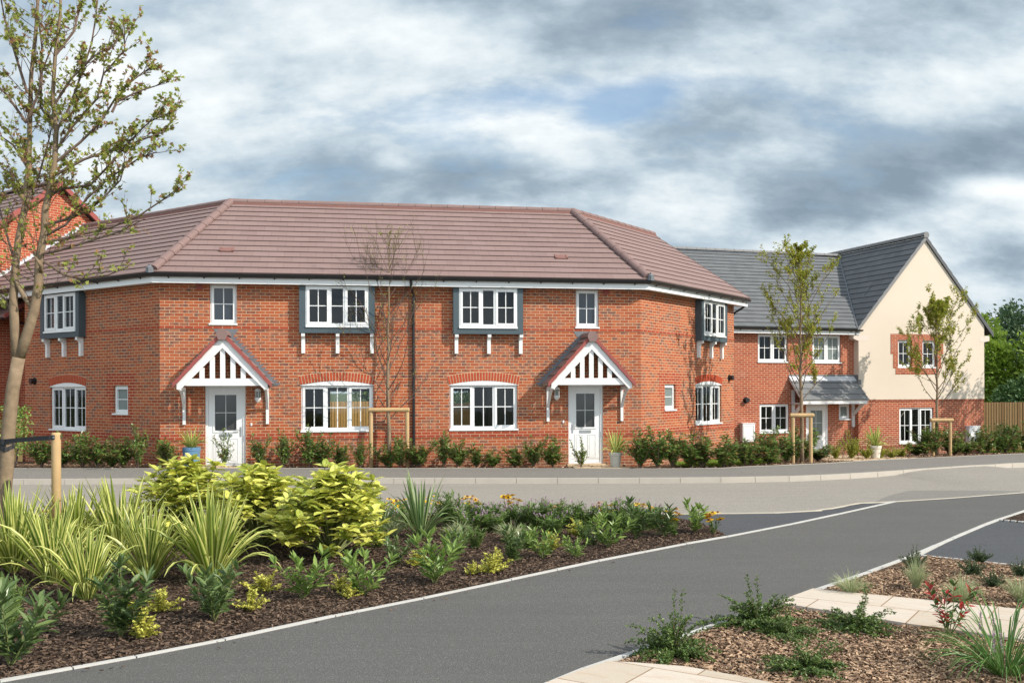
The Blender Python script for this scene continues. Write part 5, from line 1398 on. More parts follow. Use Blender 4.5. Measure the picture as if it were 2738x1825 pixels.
place('photinia', PHO, 3.37, 7.67, .42, 'shrub with crimson young leaves beside the stone path at bottom right', 'shrub', wx=.42)

# hedge rows along the houses
def hedge_row(pts, where, h0=.66, wf=.95):
    for i, (X, Y) in enumerate(sorted(pts)):
        h = h0 * random.choice((.62, .8, .95, 1.0, 1.1, 1.22)) * U(.93, 1.07)
        X += U(-.12, .12); h *= .88
        place('laurel_shrub', HE, X, Y, h, '%s shrub from left, %s' % (ORD[i], where), 'shrub', 'laurel shrubs along the house fronts', wx=wf * 1.32 * U(.75, 1.3))
hedge_row([(-11.14, 23.47), (-10.59, 23.45), (-10.2, 23.4), (-9.87, 23.4), (-9.45, 23.4), (-9.12, 23.35), (-8.71, 23.33), (-8.13, 23.38)], 'in the row below the shaded left side wall', .70)
hedge_row([(-5.95, 23.8), (-5.45, 23.88), (-4.97, 23.97), (-4.53, 24.05), (-4.07, 24.12), (-3.63, 24.2), (-3.13, 24.3), (-2.67, 24.37), (-2.2, 24.45)], 'in the row between the left door and the drainpipe', .68, .85)
hedge_row([(-1.75, 24.55), (-1.32, 24.6), (-.85, 24.68), (-.42, 24.75), (.1, 24.8), (.57, 24.85), (1.1, 24.9)], 'in the row between the drainpipe and the right door', .74, 1.0)
hedge_row([(3.15, 24.6), (3.62, 24.6), (4.01, 24.68), (4.4, 24.75), (4.75, 24.8), (5.19, 24.85), (5.5, 25.1)], 'in the row below the sunny right side wall', .82, 1.15)
hedge_row([(5.9, 25.35), (6.25, 25.85), (6.6, 25.95), (7.0, 26.5), (7.4, 27.1), (7.8, 27.7), (8.15, 28.2), (8.55, 28.7), (8.95, 29.1)], 'in the row in front of the grey-roofed house', .78, 1.2)
hedge_row([(13.53, 33.3), (13.96, 33.5), (14.4, 33.7), (14.9, 34.05), (15.4, 34.4), (15.95, 34.7), (16.5, 35.2)], 'in the row below the cream gable', .80, 1.1)
hedge_row([(17.2, 35.7), (17.7, 36.1), (18.2, 36.5), (18.7, 36.9), (19.2, 37.3), (19.8, 37.8)], 'in the row in front of the weathered fence', 1.0, 1.25)
def wisp(X, Y, h, lb, sd):
    place('laurel_shrub', [mk_hedge(sd, 6, 8)], X, Y, h, lb, 'shrub', 'laurel shrubs along the house fronts', wx=.8)
wisp(-6.85, 23.62, .72, 'thin airy shrub standing in front of the left white door', 101)
wisp(1.72, 24.78, .62, 'thin pointed shrub standing in front of the right white door', 102)
for i, (X, Y, h) in enumerate([(10.0, 30.7, .5), (10.5, 30.75, .75), (11.0, 30.8, .45), (11.5, 31.0, .42), (12.0, 31.4, .3), (12.6, 32.1, .36)]):
    place('low_shrub', LO, X, Y, h, '%s yellow-green low shrub from the left in front of the far house' % ORD[i], 'shrub', 'yellow-green shrubs by the far house', wx=.6)
# climbing shrub at the extreme left
random.seed(12); m = MB(); s = MB(); s.tube([(0, 0, 0), (.05, .02, .5), (-.03, .03, 1.0), (.02, 0, 1.3)], [.03, .025, .02, .01], 6)
for k in range(900): 
    z = U(.35, 1.5); leaf1(m, (U(-.32, .32), U(-.2, .2), z), rdir(-60, 40), U(.06, .1), .05, U(-1, 1))
cl = empty('leafy_shrub', (-11.95, 23.9, .1), 'bright green leafy shrub on a bare stem beside the tall tree trunk', 'shrub'); link('foliage', m.mesh('foliage', M['l_laul']), cl); link('stem', s.mesh('stem', M['twig']), cl)

# ------------------------------------------------------------------ pots
def pot(name, X, Y, h, r, prof, mat, label, plant_h, pvar, plabel, medal=False):
    z = gz(X, Y); o = empty(name, (X, Y, z), label, 'plant pot')
    m = MB(); n = 28
    for (z0, r0), (z1, r1) in zip(prof, prof[1:]):
        for k in range(n):
            t0, t1 = 2 * pi * k / n, 2 * pi * (k + 1) / n
            m.face([(r0 * cos(t0), r0 * sin(t0), z0), (r0 * cos(t1), r0 * sin(t1), z0), (r1 * cos(t1), r1 * sin(t1), z1), (r1 * cos(t0), r1 * sin(t0), z1)])
    link('pot_body', m.mesh('pot_body', M[mat], True), o)
    q = MB(); q.face([((r - .03) * cos(2 * pi * k / 20), (r - .03) * sin(2 * pi * k / 20), h - .04) for k in range(20)]); link('soil', q.mesh('soil', M['mulch']), o)
    if medal:
        q = MB(); c = Vector((-.03, -r - .004, h * .62)); q.tube([c + Vector((0, .03, 0)), c, c - Vector((0, .006, 0))], [.065, .065, .05], 16); q.tube([c - Vector((0, .006, 0)), c - Vector((0, .010, 0))], [.035, .03], 12); link('medallion', q.mesh('medallion', M['potc']), o)
    place('potted_phormium', pvar, X, Y, plant_h, plabel, 'phormium', wx=plant_h * .95, z=z + h - .05)
pot('blue_pot', -7.62, 23.6, .48, .205, [(0, .17), (.02, .185), (.05, .185), (.06, .18), (.40, .205), (.405, .215), (.43, .215), (.435, .205), (.47, .21), (.48, .2), (.45, .18), (.4, .17)], 'potb', 'blue glazed plant pot with a round medallion left of the left door', .58, PHP, 'variegated phormium growing in the blue pot', True)
pot('cream_pot', 2.58, 24.85, .38, .165, [(0, .115), (.03, .12), (.29, .15), (.30, .165), (.37, .17), (.38, .155), (.34, .14)], 'potc', 'grey stone plant pot right of the right door', .66, PHP, 'variegated phormium growing in the grey stone pot')
pot('white_pot', 11.3, 30.9, .40, .18, [(0, .125), (.03, .13), (.31, .165), (.32, .18), (.385, .185), (.4, .17), (.36, .15)], 'potw', 'whitewashed plant pot in front of the cream gable house', .72, PHP, 'arching phormium growing in the whitewashed pot')

# ------------------------------------------------------------------ trees
def grow(s, m, p, d, L, r, depth, leafn, lsize, fm_star=False, ls=1.0, wob=.18, kids=(3, 5), ratio=.55, upb=.15, tw=3):
    n = 4; pts = [p]; q = p; dd = d
    for k in range(n):
        dd = norm((dd[0] + U(-wob, wob), dd[1] + U(-wob, wob), dd[2] + U(-wob, wob) * .6 + upb * .4)); q = tuple(q[j] + dd[j] * L / n for j in range(3)); pts.append(q)
    s.tube(pts, [r * (1 - .17 * i) for i in range(n + 1)], 5 if r > .008 else 3, cap=False)
    if depth > 0:
        for k in range(random.randint(*kids)):
            t = U(.25, 1) * n; i0 = min(n - 1, int(t)); c = tuple(pts[i0][j] + (pts[i0 + 1][j] - pts[i0][j]) * (t - i0) for j in range(3))
            d2 = norm((dd[0] + U(-.8, .8), dd[1] + U(-.8, .8), dd[2] + U(-.3, .6)))
            grow(s, m, c, d2, L * U(ratio * .7, ratio * 1.15), r * .5, depth - 1, leafn, lsize, fm_star, ls, wob, kids, ratio, upb, tw)
    if leafn:
        nl = leafn if depth == 0 else max(1, leafn // 3)
        for k in range(nl):
            t = U(.2, 1.0) * n; i0 = min(n - 1, int(t)); c = tuple(pts[i0][j] + (pts[i0 + 1][j] - pts[i0][j]) * (t - i0) + U(-.02, .02) for j in range(3))
            if fm_star: star(m, c, rdir(-50, 30), lsize * U(.7, 1.15))
            else: leaf1(m, c, rdir(-60, 40), lsize * U(.7, 1.2), lsize * .55, U(-.8, .8))
def stakes(x0, x1, Y, z0, zb, ov, label, rr=.045, yy=0.05):
    o = empty('tree_support', ((x0 + x1) / 2, Y, z0), label, 'tree stake', 'timber tree supports'); cx_ = (x0 + x1) / 2
    for x in (x0, x1):
        m = MB(); m.tube([(x - cx_, 0, -.3), (x - cx_, 0, zb - z0 - .02)], rr, 12); link('post', m.mesh('post', M['oak'], False), o)
    m = MB(); a, b = x0 - cx_ - ov, x1 - cx_ + ov; m.tube([(a, -.02, zb - z0 + .02), (a + .02, -.02, zb - z0 + .02), (b - .02, -.02, zb - z0 + .02), (b, -.02, zb - z0 + .02)], [rr * .8, rr * 1.12, rr * 1.12, rr * .8], 12)
    link('crossbar', m.mesh('crossbar', M['oak'], False), o)
# tall tree on the left
random.seed(3)
TY = 11.4
TR = {'trunk': [(-5.87, -.1), (-5.86, .3), (-5.84, .67), (-5.80, 1.1), (-5.78, 1.49), (-5.73, 1.96), (-5.66, 2.32)],
'limbL': [(-5.68, 2.26), (-5.71, 2.65), (-5.73, 2.99), (-5.72, 3.29), (-5.68, 3.68), (-5.6, 4.1), (-5.57, 4.53), (-5.56, 5.01), (-5.55, 5.56), (-5.5, 6.08), (-5.46, 6.68), (-5.44, 7.2)],
'limbR': [(-5.66, 2.30), (-5.57, 2.56), (-5.48, 2.86), (-5.43, 3.16), (-5.42, 3.46), (-5.36, 3.76), (-5.35, 4.02), (-5.29, 4.27), (-5.24, 4.57), (-5.22, 4.92), (-5.26, 5.3), (-5.23, 5.78), (-5.17, 6.25), (-5.15, 6.9)],
'r1': [(-5.32, 3.85), (-5.06, 3.91), (-4.82, 4.02), (-4.65, 4.16), (-4.47, 4.34), (-4.42, 4.49)], 'r2': [(-5.29, 4.19), (-5.16, 4.25), (-4.82, 4.29), (-4.58, 4.53), (-4.41, 4.72), (-4.2, 4.93), (-4.11, 5.0), (-3.96, 5.06)],
'r3': [(-5.35, 3.72), (-5.1, 3.84), (-4.84, 4.14), (-4.58, 4.36), (-4.24, 4.57), (-4.02, 4.64)], 'r4': [(-5.4, 3.63), (-5.01, 3.71), (-4.58, 3.81), (-4.26, 3.94), (-3.98, 4.12), (-3.83, 4.23)],
'r5': [(-5.42, 3.5), (-5.18, 3.54), (-4.84, 3.63), (-4.45, 3.74), (-4.15, 3.88)], 'r6': [(-5.24, 4.55), (-4.96, 4.79), (-4.74, 5.02), (-4.58, 5.3), (-4.45, 5.47), (-4.28, 5.62), (-4.1, 5.75)],
'r7': [(-4.58, 5.13), (-4.53, 5.26), (-4.28, 5.39), (-4.05, 5.47)], 'r8': [(-5.22, 4.92), (-5.09, 5.18), (-4.98, 5.52), (-4.85, 5.95), (-4.81, 6.29), (-4.79, 6.59)],
'r9': [(-5.24, 5.22), (-5.05, 5.52), (-4.79, 5.78), (-4.57, 5.9), (-4.49, 6.05)], 'r10': [(-5.22, 4.7), (-5.01, 4.96), (-4.71, 5.26), (-4.62, 5.52), (-4.36, 5.77), (-4.34, 6.03)],
'r11': [(-5.26, 4.4), (-4.92, 4.6), (-4.62, 4.72), (-4.32, 4.83), (-4.06, 4.94), (-3.91, 5.13)], 'r12': [(-5.36, 3.42), (-5.14, 3.27), (-4.95, 3.22), (-4.63, 3.26), (-4.41, 3.35)],
'l1': [(-5.6, 4.1), (-5.74, 4.28), (-5.95, 4.41)], 'l2': [(-5.57, 4.53), (-5.78, 4.79), (-6.04, 4.96)], 'l3': [(-5.56, 5.01), (-5.74, 5.31), (-5.99, 5.56)], 'l4': [(-5.7, 3.42), (-5.81, 3.68), (-5.89, 3.85), (-6.0, 4.19)],
'l5': [(-5.55, 5.35), (-5.65, 5.78), (-5.73, 6.16), (-5.77, 6.59)], 'l6': [(-5.71, 2.77), (-5.83, 2.99), (-6.0, 3.12)], 'm1': [(-5.56, 5.01), (-5.39, 5.39), (-5.35, 5.86), (-5.39, 6.29), (-5.41, 6.68)],
'm2': [(-5.22, 4.92), (-5.44, 5.22), (-5.46, 5.65), (-5.35, 6.08)], 'm3': [(-5.6, 4.1), (-5.48, 4.4), (-5.42, 4.79), (-5.39, 5.13)], 'm4': [(-5.23, 5.78), (-5.05, 6.08), (-5.0, 6.42), (-4.94, 6.68)], 'c1': [(-5.48, 2.86), (-5.6, 3.02), (-5.71, 3.25)], 's1': [(-5.41, 3.28), (-5.36, 3.36), (-5.39, 3.45)]}
T1 = empty('street_tree', (-5.87, TY, 0), 'tall sparse autumn tree with star-shaped leaves at the left edge of the picture', 'tree')
tk = MB(); br = MB(); lf = MB()
def rel(p): return (p[0] + 5.87, p[1] - TY, p[2])
fork = {}
for nm, pts in TR.items():
    n = len(pts)
    oy = 0 if nm in ('trunk', 'limbR') else U(-.28, .28)
    if nm == 'limbL': oy = .12
    P = []
    for i, (x, z) in enumerate(pts):
        t = i / (n - 1); P.append(rel((x, TY + oy * t + (.12 * t if nm[0] == 'm' else 0), z)))
    if nm == 'trunk': rads = [.098, .085, .079, .077, .076, .074, .070]
    elif nm == 'limbR': rads = [.062 - .0038 * i for i in range(n)]
    elif nm == 'limbL': rads = [.055 - .0040 * i for i in range(n)]
    elif nm in ('c1',): rads = [.03, .028, .026]
    elif nm == 's1': rads = [.026, .024, .012]
    else: rads = [.015 * (1 - .8 * i / (n - 1)) + .003 for i in range(n)]
    (tk if nm in ('trunk', 'limbR', 'limbL', 'c1', 's1') else br).tube(P, rads, 10 if nm in ('trunk', 'limbR', 'limbL') else 6)
    if nm in ('trunk', 'c1', 's1'): continue
    big = nm in ('limbL', 'limbR')
    for i in range(1 if not big else 3, n):
        for rep in range(3 if not big else 5):
            a, b = P[i - 1], P[i]; t = R_(); c = tuple(a[j] + (b[j] - a[j]) * t for j in range(3))
            dr_ = norm(tuple(b[j] - a[j] for j in range(3))) if not big else (U(-.8, .8), U(-.9, .9), .5)
            d2 = norm((dr_[0] + U(-.7, .7), dr_[1] + U(-.7, .7), dr_[2] + U(-.35, .6)))
            low = b[2] < 4.0
            grow(br, lf, c, d2, U(.18, .34) * (2.0 if big else 1), .0055, 1, 3 if low else 7, .044, True, kids=(2, 4), ratio=.6)
link('trunk', tk.mesh('trunk', M['bark'], True), T1); link('branches', br.mesh('branches', M['twig']), T1); link('foliage', lf.mesh('foliage', M['l_liq']), T1)
st = empty('tree_stake', (-5.05, 11.0, 0), 'single round timber stake beside the tall tree in the left bed', 'tree stake')
m = MB(); m.tube([(0, 0, -.3), (0, 0, 1.44), (0, 0, 1.475)], [.05, .05, .044], 16); link('post', m.mesh('post', M['oak'], True), st)
tie = empty('tree_tie', (-5.05, 11.0, 0), 'black rubber tie strapping the tall tree to its round stake', 'tree tie')
m = MB()
def ribbon(mb, pts, h, th=.006):
    for a, b in zip(pts, pts[1:]):
        d = (Vector(b) - Vector(a)).normalized(); n = Vector((d.y, -d.x, 0)).normalized() * th
        z = Vector((0, 0, h / 2)); a_, b_ = Vector(a), Vector(b)
        mb.hexa([a_ - z, b_ - z, b_ - z + n, a_ - z + n, a_ + z, b_ + z, b_ + z + n, a_ + z + n])
ring_ = [(-.75 + .082 * cos(t), .4 + .082 * sin(t), 1.36) for t in [2 * pi * k / 14 for k in range(15)]]
ribbon(m, ring_, .06); ribbon(m, [(.055, 0, 1.425), (0, -.056, 1.425), (-.06, -.05, 1.42), (-.4, .12, 1.395), (-.72, .31, 1.365)], .05)
ribbon(m, [(-.72, .32, 1.33), (-.85, .34, 1.30), (-1.2, .5, 1.33)], .05)
ribbon(m, [(p[0] * 1.0, p[1], 1.29 + .02 * sin(i)) for i, p in enumerate(ring_)], .05)
link('strap', m.mesh('strap', M['strap']), tie)
m = MB(); m.tube([(.0, -.055, 1.425), (0, -.068, 1.425)], .008, 8); link('bolt', m.mesh('bolt', M['chrome']), tie)

# small street trees
def young_tree(name, X, Y, H_, label, seed, fm, leafn, crown0, spread, lsz, rt=.045, nb=26, depth=2, trunkm='bark', wig=.03, kids=(3, 4), upb=.25, sp_top=.35):
    random.seed(seed); z0 = gz(X, Y); o = empty(name, (X, Y, z0), label, 'tree')
    tk = MB(); br = MB(); lf = MB(); n = 12; pts = []
    for i in range(n + 1): pts.append((U(-wig, wig) + (-.0), U(-wig, wig), H_ * .96 * i / n if i else -.15))
    tk.tube(pts, [rt * (1 - .93 * (i / n) ** .9) + .003 for i in range(n + 1)], 8)
    for k in range(nb):
        t = crown0 + (1 - crown0) * (k / nb) ** 1.0; f = t * n; i0 = min(n - 1, int(f)); c = tuple(pts[i0][j] + (pts[i0 + 1][j] - pts[i0][j]) * (f - i0) for j in range(3))
        a = k * 2.4 + U(-.4, .4); prof = sin(pi * min(1, (t - crown0) / (1 - crown0) * .72 + .26)) ; L = spread * (prof * (1 - sp_top) + sp_top * (1 - t)) * U(.8, 1.2)
        el = U(.75, 1.25) + .6 * t
        grow(br, lf, c, norm((cos(a), sin(a), el)), L, rt * .32 * (1 - .6 * t), depth, leafn, lsz, False, wob=.16, kids=kids, ratio=.5, upb=upb)
    link('trunk', tk.mesh('trunk', M[trunkm], True), o); link('branches', br.mesh('branches', M['twig']), o)
    if lf.f: link('foliage', lf.mesh('foliage', M[fm]), o)
    return o
young_tree('bare_tree', -3.05, 24.62, 6.0, 'nearly bare slender tree in front of the drainpipe of the brown-roofed house', 7, 'l_low', 1, .20, 2.1, .045, .055, 32, 2, 'bark', .03, (4, 6), .22, .3)
young_tree('young_tree', 8.02, 27.6, 6.15, 'young green tree in a timber frame in front of the grey-roofed brick house', 15, 'l_horn', 20, .29, 1.75, .075, .062, 34, 2, kids=(3, 4), sp_top=.25)
young_tree('young_tree', 14.5, 33.9, 5.35, 'young green tree in a timber frame in front of the cream gable', 18, 'l_horn', 24, .32, 1.9, .09, .065, 30, 2, kids=(3, 4), sp_top=.3)
young_tree('young_tree', 20.4, 35.2, 5.2, 'young street tree beyond the right edge, its shadow falls on the cream gable', 22, 'l_horn', 8, .25, 2.3, .10, .06, 26, 2, kids=(3, 4))
stakes(-3.50, -2.60, 24.62, gz(-3, 24.6), 1.44, .06, 'timber goalpost support around the bare slender tree', .05)
stakes(7.73, 8.22, 27.35, gz(8, 27.3), 1.20, .09, 'timber goalpost support around the tree by the far porch', .052)
stakes(14.28, 14.86, 33.7, gz(14.5, 33.7), .86, .10, 'timber goalpost support around the tree at the cream gable', .055)

# background trees
def far_tree(name, X, Y, H_, rx, rzf, fm, label, seed, nleaf=5200, ls=.30, lobes=11, base=.12, trunk=True, cat='tree', drop=.5):
    random.seed(seed); z0 = gz(X, Y); o = empty(name, (X, Y, z0), label, cat, 'trees beyond the fence')
    s = MB(); m = MB(); L = []
    for i in range(lobes):
        a = U(0, 6.28); t = U(0, 1); r_ = rx * (.75 if t < .6 else .45) * sqrt(R_()); z = H_ * (base + (1 - base) * (.2 + .62 * t))
        L.append((cos(a) * r_, sin(a) * r_, z, rx * U(.38, .62), H_ * rzf * U(.13, .22)))
    L.append((0, 0, H_ * .84, rx * .42, H_ * .16))
    if trunk:
        s.tube([(0, 0, -.2), (.05, 0, H_ * .35), (0, .05, H_ * .8)], [.16, .12, .05], 7)
        for l in L: s.tube([(0, 0, H_ * .25), (l[0] * .5, l[1] * .5, l[2] * .8), (l[0], l[1], l[2])], [.07, .045, .02], 5, cap=False)
    for k in range(nleaf):
        l = L[k % len(L)]; d = rdir(-50, 90); rr = U(.72, 1.08) if R_() < .8 else U(.2, .8)
        nz = .85 + .3 * sin(d[0] * 7 + l[0] * 3) * sin(d[1] * 6 + l[1]) 
        c = (l[0] + d[0] * l[3] * rr * nz, l[1] + d[1] * l[3] * rr * nz, l[2] + d[2] * l[4] * rr * nz)
        leaf1(m, c, norm((d[0] + U(-.8, .8), d[1] + U(-.8, .8), d[2] + U(-.9, .5))), ls * U(.6, 1.3), ls * U(.4, .7), U(-1.2, 1.2))
    link('trunk', s.mesh('trunk', M['twig']), o); link('crown', m.mesh('crown', M[fm]), o)
far_tree('broadleaf_tree', 28.6, 60, 7.2, 2.3, 1.0, 'l_t1', 'round dark oak crown showing just right of the cream gable verge', 201, 6000)
far_tree('broadleaf_tree', 26.6, 55, 5.3, 2.0, 1.1, 'l_t2', 'yellow-green broadleaf tree directly beside the cream gable', 202, 6500, .26)
far_tree('pine_tree', 32.2, 64, 8.4, 3.0, .8, 'l_t4', 'blue-green pine rising highest at the right edge of the picture', 203, 6500, .28, 13)
far_tree('broadleaf_tree', 29.4, 54, 5.6, 2.5, 1.0, 'l_t2', 'bright green broadleaf tree in the middle at the right edge', 204, 7500, .26, 13)
far_tree('broadleaf_tree', 27.6, 51, 4.1, 2.2, 1.0, 'l_t1', 'mid green tree just above the dark conifer', 205, 6500, .24)
far_tree('conifer', 24.2, 47, 3.3, 1.9, 1.1, 'l_t3', 'dark green conifer mound above the fence next to the cream gable', 206, 7000, .2, 12)
far_tree('conifer', 26.8, 47, 3.1, 2.0, 1.1, 'l_t3', 'dark green conifer mound above the fence at the right edge', 207, 7000, .2, 12)
far_tree('broadleaf_tree', 34.0, 57, 6.6, 2.6, 1.0, 'l_t1', 'broadleaf tree cut by the right edge below the pine', 208, 5000)
far_tree('broadleaf_tree', 24.6, 57, 5.2, 1.9, 1.1, 'l_t1', 'broadleaf tree mostly hidden behind the cream gable', 209, 3500)
far_tree('garden_tree', -5.4, 41.5, 4.4, 2.2, 1.0, 'l_t1', 'leafy tree behind the garden fence seen through the left ground-floor window', 211, 3500, .2)
far_tree('garden_tree', -1.6, 42.5, 4.4, 2.2, 1.0, 'l_t1', 'leafy tree behind the garden gate seen through the right ground-floor window', 212, 3500, .2)

# ------------------------------------------------------------------ stuff: bark chips and lawn
def inpoly(x, y, P):
    c = False; j = len(P) - 1
    for i in range(len(P)):
        if (P[i][1] > y) != (P[j][1] > y) and x < (P[j][0] - P[i][0]) * (y - P[i][1]) / (P[j][1] - P[i][1]) + P[i][0]: c = not c
        j = i
    return c
def chips(name, poly, n, mat, bbox, size=(.02, .06), zf=gz, power=1.6, yn=6.0):
    m = MB(); k = 0; tries = 0; x0, x1, y0, y1 = bbox
    while k < n and tries < n * 6:
        tries += 1; y = y0 + (y1 - y0) * R_() ** power; x = U(x0, x1)
        if not inpoly(x, y, poly): continue
        k += 1; a = U(0, 6.28); L = U(*size); w = L * U(.25, .5); z = zf(x, y) + U(.004, .028); RID[0] = (RID[0] + 1) % 900; r = RID[0]
        d = Vector((cos(a), sin(a), U(-.35, .35))) * L / 2; s = Vector((-sin(a), cos(a), U(-.5, .5))) * w / 2; c = Vector((x, y, z)); h = Vector((0, 0, U(.003, .008)))
        P = [c - d - s, c + d - s * .7, c + d + s * .7, c - d * .8 + s]
        m.face([p + h for p in P], [(r + .3, 0), (r + .3, 1), (r + .8, 1), (r + .8, 0)])
        m.face([P[0], P[1], P[1] + h, P[0] + h], [(r + .3, 0)] * 4); m.face([P[1], P[2], P[2] + h, P[1] + h], [(r + .3, 0)] * 4)
    o = link(name, m.mesh(name, M[mat])); o['kind'] = 'stuff'; return o
random.seed(77)
bedpoly = [(-9, 5.0)] + [(x - .03, y + .03) for x, y in LEDGE[1:12]] + [(2.8, 13.5), (2.7, 14.4), (2.2, 15.2), (-9, 15.4)]
chips('bark_chips', bedpoly, 62000, 'wood_chip', (-7, 2.8, 6, 15.2), (.012, .045))
rp = [(-.6, 5.2), (.3, 6.45), (.97, 7.22), (1.89, 8.25), (3.0, 9.5), (3.8, 10.35), (4.55, 11.2), (4.74, 11.35), (5.38, 10.78), (7.2, 9.1), (7, 4.5)]
def inslab(x, y): return inpoly(x, y, SL1) or inpoly(x, y, SL2)
_ip = inpoly
def rp_test(x, y, P): return _ip(x, y, P) and not (_ip(x, y, SL1) or _ip(x, y, SL2))
inpoly = rp_test
chips('pale_bark_chips', rp, 48000, 'wood_chipl', (.0, 5.8, 6, 11.4), (.010, .044))
inpoly = _ip
bp = [(x, interp(BACK, x) + .05) for x in frange(-12, 19, .5)] + [(x, max(interp(BACK, x) + .15, interp(WALLS, x) - .3)) for x in frange(19, -12, .5)]
chips('verge_bark_chips', bp, 9000, 'wood_chipl', (-12, 19, 23, 37), (.03, .08), power=1.0)
sp = [(x + .04, y - .05) for x, y in LEDGE[2:12]] + [(x + .16, y - .16) for x, y in LEDGE[2:12]][::-1]
chips('spilled_bark', sp, 260, 'wood_chip', (-3.4, 3.2, 6.2, 13), (.010, .03), power=1.0)
# lawn patches
LW1 = [(4.3, 24.85), (5.2, 24.95), (6.4, 26.1), (7.6, 27.8), (7.6, 30.5), (6.8, 30.3), (4.2, 26.6)]
LW2 = [(17.3, 36.2), (19.5, 37.6), (22, 40), (18, 39)]
for P in (LW1, LW2): sheet('lawn', P, M['lawn'], .012)
m = MB()
for P, n, bb in ((LW1, 11000, (4, 7.8, 24.7, 30.5)), (LW2, 2500, (17, 21, 36, 39))):
    k = 0
    while k < n:
        x, y = U(bb[0], bb[1]), U(bb[2], bb[3])
        if not inpoly(x, y, P): continue
        k += 1; leaf1(m, (x, y, gz(x, y)), rdir(50, 90), U(.05, .10), .012)
o = link('grass', m.mesh('grass', M['l_t2'])); o['kind'] = 'stuff'
# tan slabs leading to the doors
sheet('door_path', [tuple(F0(.95, 0, .12)[:2]), tuple(F0(2.05, 0, .12)[:2]), (-6.25, 23.56), (-7.45, 23.36)], M['sandstone'], .012)
sheet('door_path', [tuple(F0(10.0, 0, .12)[:2]), tuple(F0(11.3, 0, .12)[:2]), (2.95, 24.42), (1.55, 24.5)], M['sandstone'], .012)
sheet('door_path', [(9.2, 29.0), (9.9, 28.6), (11.6, 30.2), (13.0, 31.5), (12.2, 32.2), (11.4, 35.3), (10.3, 35.1)], M['sandstone'], .006)

# ------------------------------------------------------------------ camera, sun, sky
cam = bpy.data.cameras.new('camera'); co = bpy.data.objects.new('camera', cam); COL.objects.link(co)
cam.sensor_width = 36; cam.lens = 2656 / 2738 * 36; cam.shift_y = (1044.4 - 912.5) / 2738; cam.clip_end = 3000; cam.clip_start = .05
co.location = (0, 0, 1.92)
co.matrix_world = Matrix.Translation((0, 0, 1.92)) @ Matrix.Rotation(pi / 2, 4, 'X') @ Matrix.Rotation(-.0034, 4, 'Z')
scene.camera = co
S = Vector((1.547, -.752, 1.27)).normalized()
sun = bpy.data.lights.new('sun', 'SUN'); sun.energy = 4.1; sun.angle = radians(.6); sun.color = (1, .93, .82)
so = bpy.data.objects.new('sun', sun); COL.objects.link(so); so.rotation_euler = S.to_track_quat('Z', 'Y').to_euler()
w = bpy.data.worlds.new('World'); scene.world = w; w.use_nodes = True
nt = w.node_tree; nt.nodes.clear(); g = N(nt)
sky = g.n('ShaderNodeTexSky', sky_type='NISHITA'); sky.sun_disc = False
sky.sun_elevation = math.asin(S.z); sky.sun_rotation = math.atan2(S.x, S.y); sky.air_density = 1.2; sky.dust_density = 1.0; sky.ozone_density = 2.0
bg1 = g.n('ShaderNodeBackground'); g.l(sky.outputs[0], bg1.inputs[0]); bg1.inputs[1].default_value = .12
tc = g.n('ShaderNodeTexCoord').outputs['Generated']
sx = g.n('ShaderNodeSeparateXYZ'); g.l(tc, sx.inputs[0])
den = g.math('ADD', g.math('MAXIMUM', sx.outputs[2], 0.0), .55)
cx_ = g.math('DIVIDE', sx.outputs[0], den); cy_ = g.math('DIVIDE', sx.outputs[1], den)
cb = g.n('ShaderNodeCombineXYZ'); g.l(cx_, cb.inputs[0]); g.l(cy_, cb.inputs[1])
cv = cb.outputs[0]
def blob(az, el, ra, re, rot=0.0):
    """soft ellipse in sky direction space (azimuth from +Y to the right, elevation), radians"""
    azn = g.math('ARCTAN2', sx.outputs[0], sx.outputs[1]); eln = g.math('ARCSINE', sx.outputs[2])
    a = g.math('SUBTRACT', azn, az); e = g.math('SUBTRACT', eln, el)
    c, s = cos(rot), sin(rot)
    u = g.math('DIVIDE', g.math('ADD', g.math('MULTIPLY', a, c), g.math('MULTIPLY', e, s)), ra)
    v = g.math('DIVIDE', g.math('SUBTRACT', g.math('MULTIPLY', e, c), g.math('MULTIPLY', a, s)), re)
    d = g.math('ADD', g.math('MULTIPLY', u, u), g.math('MULTIPLY', v, v))
    return g.math('EXPONENT', g.math('MULTIPLY', d, -1.0))
n1 = g.noise(g.map(cv, loc=(2.3, 1.4, 0), rot=(0, 0, .12), sc=(.85, 1.25, 1)), 3.6, 10, .56, .0)
n2 = g.noise(g.map(cv, loc=(5.2, 3.1, 2), rot=(0, 0, -.1), sc=(.8, 1.7, 1)), 8.0, 9, .60, .1)
# layered look: the same field looked up a little lower gives lit tops and grey undersides
n1b = g.noise(g.map(cv, loc=(2.3, 1.50, 0), rot=(0, 0, .12), sc=(.85, 1.25, 1)), 3.6, 10, .56, .0)
rel_ = g.math('SUBTRACT', n1, n1b)
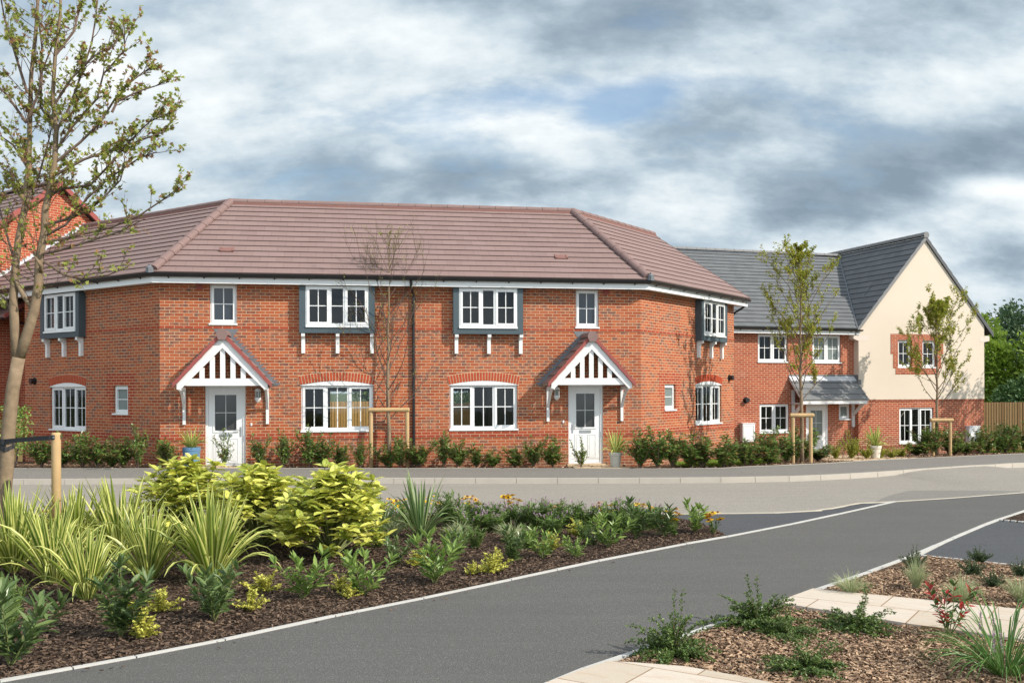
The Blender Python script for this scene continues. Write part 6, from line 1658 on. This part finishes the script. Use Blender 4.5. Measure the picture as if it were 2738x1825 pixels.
# cloud brightness
br_ = g.math('ADD', g.math('ADD', g.math('MULTIPLY', n1, 1.25), g.math('MULTIPLY', n2, .55)), g.math('ADD', g.math('MULTIPLY', rel_, 1.25), -.42))
def adj(x, b, k): return g.math('ADD', x, g.math('MULTIPLY', b, k))
br_ = adj(br_, blob(.02, .385, .28, .034, -.03), -.30)      # dark bank overhead
br_ = adj(br_, blob(.34, .350, .26, .036, .03), -.26)
br_ = adj(br_, blob(.36, .195, .20, .034, -.10), -.26)      # grey-blue bank to the right
br_ = adj(br_, blob(-.05, .215, .26, .016, -.05), -.08)
br_ = adj(br_, blob(-.26, .33, .20, .06, .05), -.08)
br_ = adj(br_, blob(-.05, .258, .30, .022, -.08), .12)
br_ = adj(br_, blob(.465, .178, .055, .011, -.1), .45)
br_ = adj(br_, blob(-.45, .2, .12, .06, .0), .10)
col = g.ramp(br_, [(.0, (.22, .29, .36)), (.22, (.31, .39, .46)), (.42, (.46, .55, .62)), (.62, (.64, .71, .75)), (.92, (.86, .89, .90))])
# cover
cov = g.math('ADD', g.math('MULTIPLY', n1, .7), g.math('MULTIPLY', n2, .6))
cov = adj(cov, blob(.03, .285, .12, .020, .05), -.22)
cov = adj(cov, blob(.115, .278, .07, .016, .35), -.28)
cov = adj(cov, blob(-.44, .36, .08, .05, .0), -.16)
cov = adj(cov, blob(.1, .0, 3.0, .12, .0), .22)
cov = g.ramp(cov, [(.38, (0, 0, 0)), (.62, (1, 1, 1))])
cov = g.math('ADD', g.math('MULTIPLY', cov, .82), .18, clamp=True)
bg2 = g.n('ShaderNodeBackground'); g.l(col, bg2.inputs[0]); g.l(g.math('ADD', .86, g.math('MULTIPLY', g.math('MAXIMUM', g.math('SUBTRACT', -.05, sx.outputs[1]), 0.0), 1.15)), bg2.inputs[1])  # extra brightness added to unseen clouds behind the camera, filling shade on the fronts
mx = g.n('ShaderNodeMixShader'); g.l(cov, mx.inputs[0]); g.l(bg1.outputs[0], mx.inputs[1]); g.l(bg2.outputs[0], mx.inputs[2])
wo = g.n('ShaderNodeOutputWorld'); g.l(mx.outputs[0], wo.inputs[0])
scene.view_settings.view_transform = 'Standard'; scene.view_settings.look = 'None'
scene.view_settings.exposure = .48; scene.view_settings.gamma = 1.0; scene.view_settings.use_curve_mapping = False
scene.cycles.max_bounces = 6; scene.cycles.transparent_max_bounces = 12; scene.cycles.caustics_reflective = False; scene.cycles.caustics_refractive = False
scene.cycles.use_denoising = True
